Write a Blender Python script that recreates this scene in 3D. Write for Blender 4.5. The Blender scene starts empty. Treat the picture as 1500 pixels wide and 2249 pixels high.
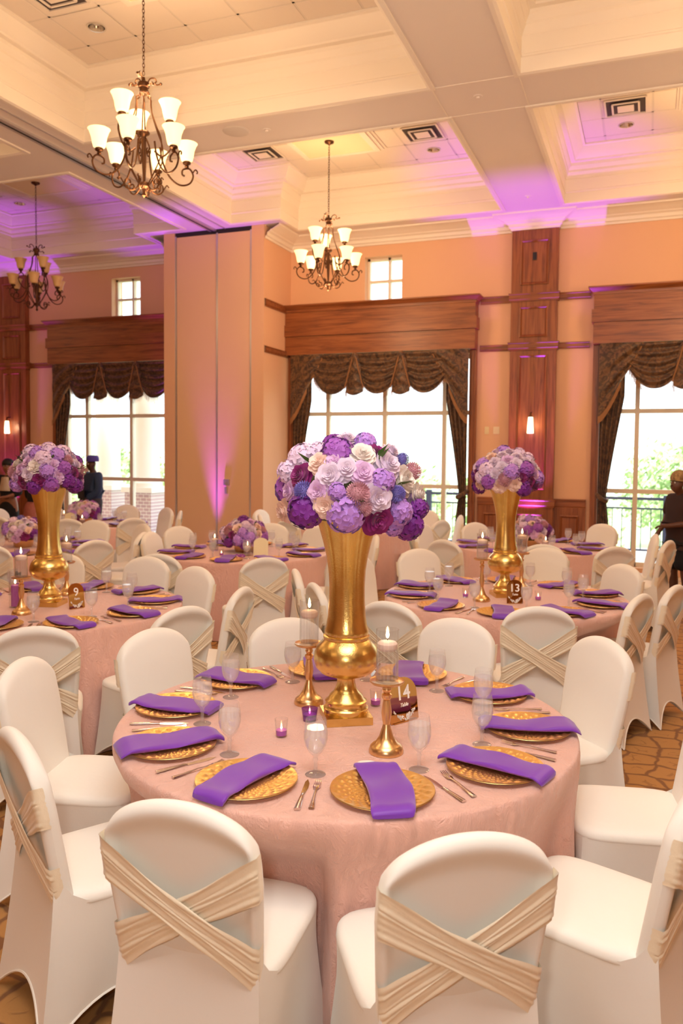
import bpy, bmesh, math, random
from math import sin, cos, pi, radians, sqrt, exp, atan2
from mathutils import Vector, Matrix

# ------------------------------------------------------------------ camera, world, lights
S = bpy.context.scene
COL = S.collection
FPX, YAW, PITCH, ROLL, CYP, HCAM = 1761.88, -0.366006, 0.05227836, -0.00921763, 1087.331, 1.835
_f = Vector((sin(YAW)*cos(PITCH), cos(YAW)*cos(PITCH), -sin(PITCH)))
_r = Vector((cos(YAW), -sin(YAW), 0))
_d = _f.cross(_r)
R2 = _r*cos(ROLL) + _d*sin(ROLL)
D2 = -_r*sin(ROLL) + _d*cos(ROLL)
cam = bpy.data.cameras.new('camera')
camo = bpy.data.objects.new('camera', cam)
COL.objects.link(camo)
m = Matrix((R2, -D2, -_f)).transposed().to_4x4()
m.translation = Vector((0, 0, HCAM))
camo.matrix_world = m
cam.sensor_fit = 'HORIZONTAL'
cam.sensor_width = 24
cam.lens = FPX*24/1500
cam.shift_y = -(1124.5-CYP)/1500
cam.clip_end = 500
cam.dof.use_dof = True
cam.dof.focus_distance = 3.1
cam.dof.aperture_fstop = 4.0
S.camera = camo
S.view_settings.view_transform = 'Standard'
S.view_settings.look = 'None'
S.view_settings.gamma = 1
S.view_settings.use_curve_mapping = False
S.view_settings.exposure = -.06

def ray(px, py):
    v = Vector(((px-750)/FPX, (py-CYP)/FPX, 1))
    return R2*v.x + D2*v.y + _f*v.z
def at_z(px, py, z):
    d = ray(px, py); t = (z-HCAM)/d.z
    return Vector((d.x*t, d.y*t, z))
def at_y(px, py, Y):
    d = ray(px, py); t = Y/d.y
    return Vector((d.x*t, Y, HCAM+d.z*t))
def project(p):
    q = Vector(p)-Vector((0, 0, HCAM))
    z = q.dot(_f)
    return (750+FPX*q.dot(R2)/z, CYP+FPX*q.dot(D2)/z, z)
def in_frame(p, mx=60, my=60):
    x, y, z = project(p)
    return z > .2 and -mx < x < 1500+mx and -my < y < 2249+my

world = bpy.data.worlds.new('sky'); S.world = world
world.use_nodes = True
bg = world.node_tree.nodes['Background']
bg.inputs[0].default_value = (.90, .96, 1, 1)
bg.inputs[1].default_value = 3.4

def light(name, kind, loc, energy, color, size=.2, target=None, **kw):
    l = bpy.data.lights.new(name, kind); l.energy = energy; l.color = color
    if kind == 'AREA':
        l.shape = 'SQUARE'; l.size = size
    elif kind in ('POINT', 'SPOT'):
        l.shadow_soft_size = size
    for k, v in kw.items(): setattr(l, k, v)
    o = bpy.data.objects.new(name, l); COL.objects.link(o); o.location = loc
    if target is not None:
        o.rotation_euler = (Vector(target)-Vector(loc)).to_track_quat('-Z', 'Y').to_euler()
    return o
sun = bpy.data.lights.new('sun', 'SUN'); sun.energy = 9; sun.angle = .2; sun.color = (1, .97, .9)
suno = bpy.data.objects.new('sun', sun); COL.objects.link(suno)
suno.rotation_euler = (radians(38), 0, radians(25))
WARM = (1, .65, .36)
# photographer's flash: most of it bounced off the ceiling, a little straight ahead
light('bounced_flash', 'AREA', (-.2, .6, 5.2), 180, (1, .985, .95), 3.0, (-.9, 2.4, 0))
light('direct_flash', 'AREA', (-.16, 0, 1.9), 18, (1, .95, .88), .12, (-1.2, 3.6, 1.6))

light('flash_head', 'SPOT', (-.16, 0, 2.0), 440, (1, .95, .90), .08, (-1.6, 4.6, 5.8), spot_size=radians(95), spot_blend=.9)

# ------------------------------------------------------------------ materials
MAT = {}
def nodes(name):
    m = bpy.data.materials.new(name); m.use_nodes = True
    nt = m.node_tree; b = nt.nodes['Principled BSDF']
    MAT[name] = m
    return m, nt, b
def N(nt, t, **kw):
    n = nt.nodes.new(t)
    for k, v in kw.items():
        if k in n.inputs: n.inputs[k].default_value = v
        else: setattr(n, k, v)
    return n
def c4(c): return (c[0], c[1], c[2], 1)
def mat(name, col, rough=.5, metal=0, bump=None, vary=None, sheen=0, trans=0, ior=1.45, emit=None, coat=0, spec=None, sss=0):
    m, nt, b = nodes(name)
    b.inputs['Base Color'].default_value = c4(col)
    b.inputs['Roughness'].default_value = rough
    b.inputs['Metallic'].default_value = metal
    b.inputs['IOR'].default_value = ior
    b.inputs['Transmission Weight'].default_value = trans
    b.inputs['Sheen Weight'].default_value = sheen
    b.inputs['Coat Weight'].default_value = coat
    if spec is not None: b.inputs['Specular IOR Level'].default_value = spec
    if sss:
        b.inputs['Subsurface Weight'].default_value = sss
        b.inputs['Subsurface Radius'].default_value = (.01, .008, .006)
    if emit:
        b.inputs['Emission Color'].default_value = c4(emit[0]); b.inputs['Emission Strength'].default_value = emit[1]
    tc = N(nt, 'ShaderNodeTexCoord')
    if bump:
        no = N(nt, 'ShaderNodeTexNoise', Scale=bump[0], Detail=4.0)
        nt.links.new(tc.outputs['Object'], no.inputs['Vector'])
        bp = N(nt, 'ShaderNodeBump', Strength=bump[1], Distance=bump[2] if len(bump) > 2 else .01)
        nt.links.new(no.outputs['Fac'], bp.inputs['Height'])
        nt.links.new(bp.outputs['Normal'], b.inputs['Normal'])
    if vary:
        no = N(nt, 'ShaderNodeTexNoise', Scale=vary[0], Detail=5.0)
        nt.links.new(tc.outputs['Object'], no.inputs['Vector'])
        r = N(nt, 'ShaderNodeValToRGB')
        r.color_ramp.elements[0].position = .3; r.color_ramp.elements[1].position = .7
        r.color_ramp.elements[0].color = c4(vary[1]); r.color_ramp.elements[1].color = c4(col)
        nt.links.new(no.outputs['Fac'], r.inputs['Fac'])
        nt.links.new(r.outputs['Color'], b.inputs['Base Color'])
    return m

mat('wall_paint', (.77, .465, .285), .75, bump=(120, .08))
mat('ceiling_white', (.82, .74, .66), .7)
mat('moulding_cream', (.88, .80, .68), .55)
mat('tile', (.86, .77, .66), .9, bump=(260, .25), vary=(300, (.80, .70, .59)))
mat('tile_grid', (.74, .66, .56), .6)
mat('drop_panel', (.90, .76, .50), .6)
mat('white_frame', (.82, .74, .60), .45)
mat('chrome', (.75, .72, .68), .12, 1)
mat('slot_shadow', (.015, .012, .012), .6)  # near-black colour standing in for shade inside narrow gaps
mat('vent_shadow', (.07, .05, .045), .7)  # dark colour standing in for shade between the vent blades
mat('aluminium', (.62, .58, .56), .35, .8)
mat('panel_fabric', (.80, .52, .31), .9, bump=(500, .2))
mat('speaker_white', (.70, .64, .57), .7)
mat('plastic_ivory', (.80, .66, .40), .4)
mat('black', (.012, .011, .012), .45)
mat('bronze', (.11, .048, .022), .38, .85, bump=(90, .15))
mat('cover', (.88, .86, .80), .72, bump=(9, .12, .02), sheen=.25)
mat('sash', (.90, .80, .61), .42, bump=(60, .12), sheen=.4)
mat('gold', (.84, .62, .23), .26, 1, bump=(170, .14, .004), vary=(14, (.72, .50, .16)))
mat('gold_soft', (.78, .52, .25), .3, 1)
mat('gold_charger', (.95, .66, .25), .38, 1)
mat('gold_mirror', (.62, .36, .12), .04, 1)
mat('white_print', (.95, .93, .88), .6)
mat('napkin', (.185, .035, .47), .45, bump=(420, .06), sheen=.3)
mat('steel', (.78, .72, .68), .14, 1)
mat('water', (.97, .99, 1), .02, trans=1, ior=1.33)
mat('candle', (.92, .74, .64), .45, sss=.3)
mat('candle_purple', (.42, .10, .48), .45)
mat('flame', (1, .75, .35), .5, emit=((1, .66, .30), 14))
mat('wick', (.03, .02, .02), .9)
mat('card_cream', (.88, .80, .52), .6)
mat('paper', (.9, .86, .82), .7)
mat('ribbon_purple', (.40, .10, .52), .4)
mat('shade_lit', (.95, .80, .5), .4, emit=((1, .70, .33), 1.7))
mat('bulb', (1, .9, .7), .4, emit=((1, .84, .58), 14))
mat('shade_unlit', (.72, .48, .22), .4)
mat('sconce_glass', (1, .9, .7), .4, emit=((1, .78, .45), 5))
mat('bulb_off', (.9, .88, .84), .2)
mat('can_lit', (1, .9, .7), .4, emit=((1, .82, .55), 4))
mat('lens_purple', (.5, .1, 1), .3, emit=((.5, .1, 1), 6))
mat('skin_dark', (.115, .045, .022), .45)
mat('skin_dark2', (.07, .030, .016), .45)
mat('skin_brown', (.30, .13, .07), .45)
mat('eye_white', (.75, .72, .68), .3)
mat('lips', (.16, .04, .035), .4)
mat('hair_black', (.008, .007, .007), .5, bump=(80, .4))
mat('top_brown', (.030, .010, .007), .8)
mat('cloth_black', (.007, .006, .008), .8)
mat('tunic_blue', (.020, .045, .11), .75, bump=(120, .2))
mat('trouser_grey', (.05, .045, .055), .8)
mat('cap_purple', (.075, .055, .36), .7, bump=(40, .4))
mat('scarf_tan', (.52, .34, .14), .7, vary=(30, (.12, .06, .03)))
mat('sock_white', (.8, .76, .7), .8)
mat('sequin_rose', (.62, .24, .20), .3, .5, bump=(130, .9), vary=(150, (.35, .10, .09)))
mat('silver_bead', (.7, .66, .6), .2, .9, bump=(120, .8))
mat('leaf', (.10, .18, .045), .5)
mat('stem', (.12, .13, .05), .6)
mat('terrace', (.62, .60, .56), .8)
mat('rail_navy', (.06, .075, .16), .5)
mat('column_white', (.80, .78, .74), .7)
mat('grass_far', (.46, .56, .30), .9, vary=(.6, (.40, .50, .26)))
mat('hill_far', (.62, .68, .66), .9, vary=(.06, (.52, .60, .55)))  # distance haze is put into this pale grey-green
mat('leaf_far', (.50, .60, .30), .7, vary=(1.6, (.36, .50, .24)))  # foliage lightened: overexposure and haze are put into the colour
mat('bark', (.16, .11, .07), .9)
for k, c in dict(lilac_white=(.78, .63, .78), pinklilac=(.78, .50, .78), plum=(.26, .012, .16), blush=(.94, .68, .58), cream=(.88, .78, .72),
                 purple=(.36, .10, .50), deep=(.20, .018, .30), violet=(.50, .25, .74), pinkwhite=(.82, .62, .82), blue=(.22, .18, .58), dustypink=(.62, .30, .36)).items():
    mat('fl_'+k, c, .55, sheen=.15)

for k in ('flame', 'bulb', 'shade_lit', 'sconce_glass', 'can_lit', 'lens_purple'):
    try: MAT[k].cycles.emission_sampling = 'NONE'      # the lamp objects inside them do the lighting
    except Exception: pass

def wood():
    m, nt, b = nodes('oak')
    tc = N(nt, 'ShaderNodeTexCoord')
    g = N(nt, 'ShaderNodeNewGeometry')
    def grain(scale):
        mp = N(nt, 'ShaderNodeMapping'); mp.inputs['Scale'].default_value = scale
        nt.links.new(tc.outputs['Object'], mp.inputs['Vector'])
        no = N(nt, 'ShaderNodeTexNoise', Scale=3.0, Detail=6.0, Distortion=.6, Roughness=.6)
        nt.links.new(mp.outputs['Vector'], no.inputs['Vector'])
        return no
    return m, nt, b, grain
def make_wood(name, scale):
    m, nt, b, grain = wood(); m.name = name; MAT[name] = m
    no = grain(scale)
    r = N(nt, 'ShaderNodeValToRGB'); e = r.color_ramp.elements
    e[0].position = .30; e[0].color = (.14, .038, .012, 1)
    e[1].position = .62; e[1].color = (.33, .105, .030, 1)
    x = e.new(.44); x.color = (.23, .066, .018, 1)
    nt.links.new(no.outputs['Fac'], r.inputs['Fac']); nt.links.new(r.outputs['Color'], b.inputs['Base Color'])
    b.inputs['Roughness'].default_value = .38
    bp = N(nt, 'ShaderNodeBump', Strength=.12, Distance=.005)
    nt.links.new(no.outputs['Fac'], bp.inputs['Height']); nt.links.new(bp.outputs['Normal'], b.inputs['Normal'])
make_wood('oak_x', (.5, 8, 8))
make_wood('oak_z', (8, 8, .5))

def make_cloth():
    m, nt, b = nodes('rose_cloth')
    tc = N(nt, 'ShaderNodeTexCoord')
    b.inputs['Base Color'].default_value = (.87, .515, .425, 1)
    b.inputs['Roughness'].default_value = .42
    b.inputs['Sheen Weight'].default_value = .35
    mp = N(nt, 'ShaderNodeMapping'); mp.inputs['Scale'].default_value = (1, 1, .45)
    nt.links.new(tc.outputs['Object'], mp.inputs['Vector'])
    n1 = N(nt, 'ShaderNodeTexNoise', Scale=16.0, Detail=7.0, Roughness=.65, Distortion=1.4)
    v = N(nt, 'ShaderNodeTexVoronoi', Scale=26.0, feature='DISTANCE_TO_EDGE')
    nt.links.new(mp.outputs['Vector'], n1.inputs['Vector'])
    ad = N(nt, 'ShaderNodeMixRGB'); ad.inputs[0].default_value = .12
    nt.links.new(mp.outputs['Vector'], ad.inputs[1]); nt.links.new(n1.outputs['Color'], ad.inputs[2])
    nt.links.new(ad.outputs[0], v.inputs['Vector'])
    mx = N(nt, 'ShaderNodeMath', operation='ADD')
    nt.links.new(n1.outputs['Fac'], mx.inputs[0]); nt.links.new(v.outputs['Distance'], mx.inputs[1])
    bp = N(nt, 'ShaderNodeBump', Strength=.55, Distance=.02)
    nt.links.new(mx.outputs[0], bp.inputs['Height']); nt.links.new(bp.outputs['Normal'], b.inputs['Normal'])
make_cloth()

def make_carpet():
    m, nt, b = nodes('carpet')
    tc = N(nt, 'ShaderNodeTexCoord')
    no = N(nt, 'ShaderNodeTexNoise', Scale=5.0, Detail=2.0)
    nt.links.new(tc.outputs['Object'], no.inputs['Vector'])
    ad = N(nt, 'ShaderNodeMixRGB'); ad.inputs[0].default_value = .10
    nt.links.new(tc.outputs['Object'], ad.inputs[1]); nt.links.new(no.outputs['Color'], ad.inputs[2])
    v = N(nt, 'ShaderNodeTexVoronoi', Scale=6.5, feature='DISTANCE_TO_EDGE', Randomness=.6)
    v2 = N(nt, 'ShaderNodeTexVoronoi', Scale=6.5, Randomness=.6)
    for x in (v, v2): nt.links.new(ad.outputs[0], x.inputs['Vector'])
    n3 = N(nt, 'ShaderNodeTexNoise', Scale=60.0, Detail=3.0); nt.links.new(tc.outputs['Object'], n3.inputs['Vector'])
    r1 = N(nt, 'ShaderNodeMapRange'); r1.inputs[1].default_value = .035; r1.inputs[2].default_value = .10
    nt.links.new(v.outputs['Distance'], r1.inputs[0])
    v3 = N(nt, 'ShaderNodeTexVoronoi', Scale=15.0, feature='DISTANCE_TO_EDGE'); nt.links.new(ad.outputs[0], v3.inputs['Vector'])
    r3 = N(nt, 'ShaderNodeMapRange'); r3.inputs[1].default_value = .03; r3.inputs[2].default_value = .09; r3.inputs[3].default_value = .45; nt.links.new(v3.outputs['Distance'], r3.inputs[0])
    md = N(nt, 'ShaderNodeMapRange'); md.inputs[1].default_value = .22; md.inputs[2].default_value = .30; nt.links.new(v2.outputs['Distance'], md.inputs[0])
    r2 = N(nt, 'ShaderNodeMath', operation='MAXIMUM'); nt.links.new(r3.outputs[0], r2.inputs[0]); nt.links.new(md.outputs[0], r2.inputs[1])
    mm = N(nt, 'ShaderNodeMath', operation='MULTIPLY'); nt.links.new(r1.outputs[0], mm.inputs[0]); nt.links.new(r2.outputs[0], mm.inputs[1])
    m3 = N(nt, 'ShaderNodeMath', operation='MULTIPLY_ADD'); nt.links.new(n3.outputs['Fac'], m3.inputs[0]); m3.inputs[1].default_value = .35
    nt.links.new(mm.outputs[0], m3.inputs[2])
    cr = N(nt, 'ShaderNodeValToRGB'); e = cr.color_ramp.elements
    e[0].position = .25; e[0].color = (.24, .11, .045, 1); e[1].position = .95; e[1].color = (.47, .235, .075, 1)
    nt.links.new(m3.outputs[0], cr.inputs['Fac']); nt.links.new(cr.outputs[0], b.inputs['Base Color'])
    b.inputs['Roughness'].default_value = .95
    bp = N(nt, 'ShaderNodeBump', Strength=.5, Distance=.008); nt.links.new(m3.outputs[0], bp.inputs['Height']); nt.links.new(bp.outputs['Normal'], b.inputs['Normal'])
make_carpet()

def make_damask():
    m, nt, b = nodes('damask')
    tc = N(nt, 'ShaderNodeTexCoord')
    v = N(nt, 'ShaderNodeTexNoise', Scale=9.0, Detail=5.0, Distortion=2.5)
    nt.links.new(tc.outputs['Object'], v.inputs['Vector'])
    r = N(nt, 'ShaderNodeValToRGB'); e = r.color_ramp.elements
    e[0].position = .42; e[0].color = (.045, .020, .009, 1); e[1].position = .60; e[1].color = (.17, .080, .030, 1)
    nt.links.new(v.outputs['Fac'], r.inputs['Fac']); nt.links.new(r.outputs[0], b.inputs['Base Color'])
    b.inputs['Roughness'].default_value = .5; b.inputs['Sheen Weight'].default_value = .2
make_damask()
mat('fringe', (.30, .14, .055), .7)

def make_brick():
    m, nt, b = nodes('brick_far')
    tc = N(nt, 'ShaderNodeTexCoord')
    mp = N(nt, 'ShaderNodeMapping'); mp.inputs['Rotation'].default_value = (radians(90), 0, 0)
    nt.links.new(tc.outputs['Object'], mp.inputs['Vector'])
    k = N(nt, 'ShaderNodeTexBrick', Scale=3.2); k.inputs['Color1'].default_value = (.50, .34, .36, 1); k.inputs['Color2'].default_value = (.42, .28, .32, 1); k.inputs['Mortar'].default_value = (.8, .77, .74, 1)
    nt.links.new(mp.outputs['Vector'], k.inputs['Vector']); nt.links.new(k.outputs[0], b.inputs['Base Color'])
make_brick()

def make_glass(name, tint=(1, 1, 1), refl=.10, frost=0.0):
    m = bpy.data.materials.new(name); m.use_nodes = True; MAT[name] = m
    nt = m.node_tree; nt.nodes.clear()
    out = N(nt, 'ShaderNodeOutputMaterial')
    tr = N(nt, 'ShaderNodeBsdfTransparent'); tr.inputs[0].default_value = c4(tint)
    gl = N(nt, 'ShaderNodeBsdfGlossy'); gl.inputs['Roughness'].default_value = .03
    fr = N(nt, 'ShaderNodeLayerWeight'); fr.inputs[0].default_value = .5
    pw = N(nt, 'ShaderNodeMath', operation='POWER'); pw.inputs[1].default_value = 3.2
    mu = N(nt, 'ShaderNodeMath', operation='MULTIPLY_ADD'); mu.inputs[1].default_value = .55; mu.inputs[2].default_value = .02+refl*.1
    nt.links.new(fr.outputs['Facing'], pw.inputs[0]); nt.links.new(pw.outputs[0], mu.inputs[0])
    mx = N(nt, 'ShaderNodeMixShader')
    nt.links.new(mu.outputs[0], mx.inputs[0]); nt.links.new(tr.outputs[0], mx.inputs[1]); nt.links.new(gl.outputs[0], mx.inputs[2])
    last = mx
    if frost:
        df = N(nt, 'ShaderNodeBsdfDiffuse'); df.inputs[0].default_value = (.95, .95, .96, 1)
        m2 = N(nt, 'ShaderNodeMixShader'); m2.inputs[0].default_value = frost
        nt.links.new(mx.outputs[0], m2.inputs[1]); nt.links.new(df.outputs[0], m2.inputs[2]); last = m2
    nt.links.new(last.outputs[0], out.inputs[0])
make_glass('glass_clear', (.985, .985, .985), .25)
make_glass('glass_goblet', (.985, .985, .99), .5, .10)
make_glass('water_thin', (.985, .985, .99), .5, .07)
make_glass('water_iced', (.98, .98, .985), .5, .22)
make_glass('glass_pane', (.97, .99, .99), .05)
make_glass('glass_purple', (.62, .22, .80), .4, .05)

# ------------------------------------------------------------------ mesh builder
class MB:
    def __init__(self): self.v = []; self.f = []
    def add(self, vs, fs):
        o = len(self.v); self.v += [tuple(x) for x in vs]; self.f += [tuple(i+o for i in f) for f in fs]; return self
    def box(self, x0, x1, y0, y1, z0, z1, M=None):
        vs = [Vector((x, y, z)) for z in (z0, z1) for y in (y0, y1) for x in (x0, x1)]
        if M: vs = [M @ q for q in vs]
        return self.add(vs, [(0, 2, 3, 1), (4, 5, 7, 6), (0, 1, 5, 4), (2, 6, 7, 3), (0, 4, 6, 2), (1, 3, 7, 5)])
    def grid(self, fn, nu, nv, closeu=False):
        vs = [fn(i/(nu if closeu else nu-1), j/(nv-1)) for j in range(nv) for i in range(nu)]
        fs = []
        for j in range(nv-1):
            for i in range(nu if closeu else nu-1):
                i2 = (i+1) % nu
                fs.append((j*nu+i, j*nu+i2, (j+1)*nu+i2, (j+1)*nu+i))
        return self.add(vs, fs)
    def lathe(self, prof, n=24, c=(0, 0), M=None, sx=1, sy=1):
        vs = []; fs = []; rings = []
        for r, z in prof:
            if r < 1e-5:
                rings.append([len(vs)]); vs.append(Vector((c[0], c[1], z)))
            else:
                rings.append(list(range(len(vs), len(vs)+n)))
                vs += [Vector((c[0]+r*sx*cos(2*pi*i/n), c[1]+r*sy*sin(2*pi*i/n), z)) for i in range(n)]
        for a, b in zip(rings, rings[1:]):
            for i in range(n):
                j = (i+1) % n
                if len(a) == 1 and len(b) == 1: continue
                if len(a) == 1: fs.append((a[0], b[j], b[i]))
                elif len(b) == 1: fs.append((a[i], a[j], b[0]))
                else: fs.append((a[i], a[j], b[j], b[i]))
        if M: vs = [M @ q for q in vs]
        return self.add(vs, fs)
    def tube(self, pts, r, n=6, flat=1.0):
        pts = [Vector(p) for p in pts]; k = len(pts)
        rs = r if isinstance(r, (list, tuple)) else [r]*k
        vs = []; prev = None
        for i, p in enumerate(pts):
            t = (pts[min(i+1, k-1)]-pts[max(i-1, 0)])
            if t.length < 1e-9: t = Vector((0, 0, 1))
            t.normalize()
            if prev is None:
                a = Vector((0, 0, 1)) if abs(t.z) < .9 else Vector((1, 0, 0))
                prev = t.cross(a).normalized()
            nrm = (prev - t*prev.dot(t))
            if nrm.length < 1e-6: nrm = t.cross(Vector((1, .3, .2)))
            nrm.normalize(); prev = nrm; bn = t.cross(nrm)
            vs += [p+(nrm*cos(2*pi*q/n)+bn*sin(2*pi*q/n)*flat)*rs[i] for q in range(n)]
        fs = [(i*n+q, i*n+(q+1) % n, (i+1)*n+(q+1) % n, (i+1)*n+q) for i in range(k-1) for q in range(n)]
        fs += [tuple(range(n-1, -1, -1)), tuple((k-1)*n+q for q in range(n))]
        return self.add(vs, fs)
    def ball(self, c, r, n=10, sc=(1, 1, 1)):
        prof = [(sin(pi*i/(n//2+2))*1.0, -cos(pi*i/(n//2+2))) for i in range(n//2+3)]
        prof[0] = (0, -1); prof[-1] = (0, 1)
        M = Matrix.Translation(Vector(c)) @ Matrix.Diagonal((r*sc[0], r*sc[1], r*sc[2], 1))
        return self.lathe(prof, n, M=M)
    def mesh(self, name, mt, smooth=True, angle=40):
        me = bpy.data.meshes.new(name); me.from_pydata(self.v, [], self.f); me.update()
        if smooth:
            me.shade_smooth()
            try: me.set_sharp_from_angle(angle=radians(angle))
            except Exception: pass
        if mt: me.materials.append(MAT[mt])
        return me
    def build(self, name, mt, parent=None, loc=(0, 0, 0), rot=(0, 0, 0), smooth=True, angle=40):
        return put(name, self.mesh(name, mt, smooth, angle), parent, loc, rot)

def put(name, me, parent=None, loc=(0, 0, 0), rot=(0, 0, 0), scale=None):
    o = bpy.data.objects.new(name, me); COL.objects.link(o)
    o.parent = parent; o.location = loc; o.rotation_euler = rot
    if scale is not None: o.scale = scale if isinstance(scale, (tuple, list)) else (scale,)*3
    return o
def tag(o, label=None, cat=None, group=None, kind=None):
    if label: o['label'] = label
    if cat: o['category'] = cat
    if group: o['group'] = group
    if kind: o['kind'] = kind
    return o
def thing(name, label, cat, loc=(0, 0, 0), rz=0, group=None):
    o = put(name, None, None, loc, (0, 0, rz)); o.empty_display_size = .1
    return tag(o, label, cat, group)
def copy_tree(o, parent=None):
    c = o.copy(); COL.objects.link(c); c.parent = parent
    for ch in list(o.children): copy_tree(ch, c)
    return c
def smooth_path(ctrl, n=6):
    P = [Vector(p) for p in ctrl]; out = []
    for i in range(len(P)-1):
        a, b, c, d = P[max(i-1, 0)], P[i], P[i+1], P[min(i+2, len(P)-1)]
        for k in range(n):
            t = k/n
            out.append(.5*((2*b)+(-a+c)*t+(2*a-5*b+4*c-d)*t*t+(-a+3*b-3*c+d)*t**3))
    return out+[P[-1]]
def sweep(mb, path, prof, closed=False, side=1):
    """prof: (offset to the left of the path, z); square mitred corners"""
    P = [Vector((p[0], p[1])) for p in path]; k = len(P)
    mit = []
    for i in range(k):
        ns = []
        for a, b in ((i-1, i), (i, i+1)):
            if not closed and (a < 0 or b >= k): continue
            d = (P[b % k]-P[a % k]).normalized(); ns.append(Vector((-d.y, d.x))*side)
        if len(ns) == 2: mit.append((ns[0]+ns[1])/(1+ns[0].dot(ns[1])))
        else: mit.append(ns[0])
    vs = []
    for i in range(k):
        vs += [(P[i].x+mit[i].x*o, P[i].y+mit[i].y*o, z) for o, z in prof]
    n = len(prof); fs = []
    for i in range(k if closed else k-1):
        j = (i+1) % k
        fs += [(i*n+q, j*n+q, j*n+q+1, i*n+q+1) for q in range(n-1)]
    return mb.add(vs, fs)

# ------------------------------------------------------------------ the room
YW, ZS, ZC = 13.17, 5.60, 6.335       # far wall, beam soffit, tiled ceiling
XL, XR, YB = -18.2, 8.6, -6.0
STRUCT = 'structure'
fl = MB().box(XL, XR, YB, YW+.3, -.1, 0).build('floor', 'carpet', smooth=False); tag(fl, 'tan carpet with brown scrolling lattice pattern', kind=STRUCT)

BAYS = [-9.56, -4.32, .86]            # window centres
PIL = [-12.28, -1.775]                # wooden pilasters
def wall_holes(x0, x1, z0, z1, holes, y0, y1):
    xs = sorted({x0, x1} | {h[0] for h in holes} | {h[1] for h in holes})
    zs = sorted({z0, z1} | {h[2] for h in holes} | {h[3] for h in holes})
    mb = MB()
    inh = lambda x, z: any(h[0] < x < h[1] and h[2] < z < h[3] for h in holes)
    for a, b in zip(xs, xs[1:]):
        for c, d in zip(zs, zs[1:]):
            if inh((a+b)/2, (c+d)/2): continue
            for y in (y0, y1): mb.add([(a, y, c), (b, y, c), (b, y, d), (a, y, d)], [(0, 1, 2, 3)])
    for a, b, c, d in holes:
        mb.add([(a, y0, c), (b, y0, c), (b, y0, d), (a, y0, d), (a, y1, c), (b, y1, c), (b, y1, d), (a, y1, d)], [(0, 1, 5, 4), (1, 2, 6, 5), (2, 3, 7, 6), (3, 0, 4, 7)])
    mb.add([(x0, y0, z1), (x1, y0, z1), (x1, y1, z1), (x0, y1, z1)], [(0, 1, 2, 3)])
    return mb
holes = [(c-1.6, c+1.6, .1, 3.5) for c in BAYS] + [(c-.33, c+.33, 4.40, 5.19) for c in BAYS]
wf = wall_holes(XL, XR, 0, 6.6, holes, YW, YW+.35).build('wall_far', 'wall_paint', smooth=False)
tag(wf, 'peach painted wall with tall windows', kind=STRUCT)
for nm, b in dict(wall_left=(XL-.2, XL, YB, YW, 0, 6.6), wall_right=(XR, XR+.2, YB, YW, 0, 6.6), wall_back=(XL, XR, YB-.2, YB, 0, 6.6)).items():
    tag(MB().box(*b).build(nm, 'wall_paint', smooth=False), 'plain peach painted wall', kind=STRUCT)

# ---- ceiling: soffit grid with coffers
ceil = MB()
BX = [(-12.77, -11.80), (-7.50, -6.54), (-2.24, -1.29), (3.0, 3.96)]
BY = [(-.1, .76), (3.6, 4.47), (8.19, 9.05), (12.57, YW)]
xs = [XL]+[v for b in BX for v in b]+[XR]; ys = [YB]+[v for b in BY for v in b]
isb = lambda v, L: any(a <= v <= b for a, b in L)
coffers = []
for a, b in zip(xs, xs[1:]):
    for c, d in zip(ys, ys[1:]):
        if isb((a+b)/2, BX) or isb((c+d)/2, BY):
            ceil.add([(a, c, ZS), (b, c, ZS), (b, d, ZS), (a, d, ZS)], [(3, 2, 1, 0)])
        else: coffers.append((a, b, c, d))
YN = 11.86
for a, b in ((-6.54, -5.64), (-8.44, -7.50)):
    ceil.add([(a, YN, ZS), (b, YN, ZS), (b, 12.57, ZS), (a, 12.57, ZS)], [(3, 2, 1, 0)])
ceil.add([(XL, YB, 6.6), (XR, YB, 6.6), (XR, YW+.3, 6.6), (XL, YW+.3, 6.6)], [(0, 1, 2, 3)])
ceilo = ceil.build('ceiling', 'ceiling_white', smooth=False); tag(ceilo, 'coffered white ceiling with broad flat beams', kind=STRUCT)
PROF = [(-.07, ZS), (-.07, ZS-.018), (-.03, ZS-.022), (0, ZS-.01), (0, 5.735), (.012, 5.742), (.012, 5.76), (.004, 5.77), (.004, 5.93), (.014, 5.94), (.014, 5.955), (.03, 5.99),
        (.05, 6.02), (.052, 6.05), (.085, 6.10), (.09, 6.14), (.15, 6.145), (.155, 6.165), (.19, 6.19), (.235, 6.245), (.27, 6.30), (.30, 6.31), (.30, ZC)]
tile_me = {}
CANS = [(-3.11, 11.79, 0), (-.42, 11.79, 0), (-5.61, 7.24, 0), (-10.86, 11.79, 1)]
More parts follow.
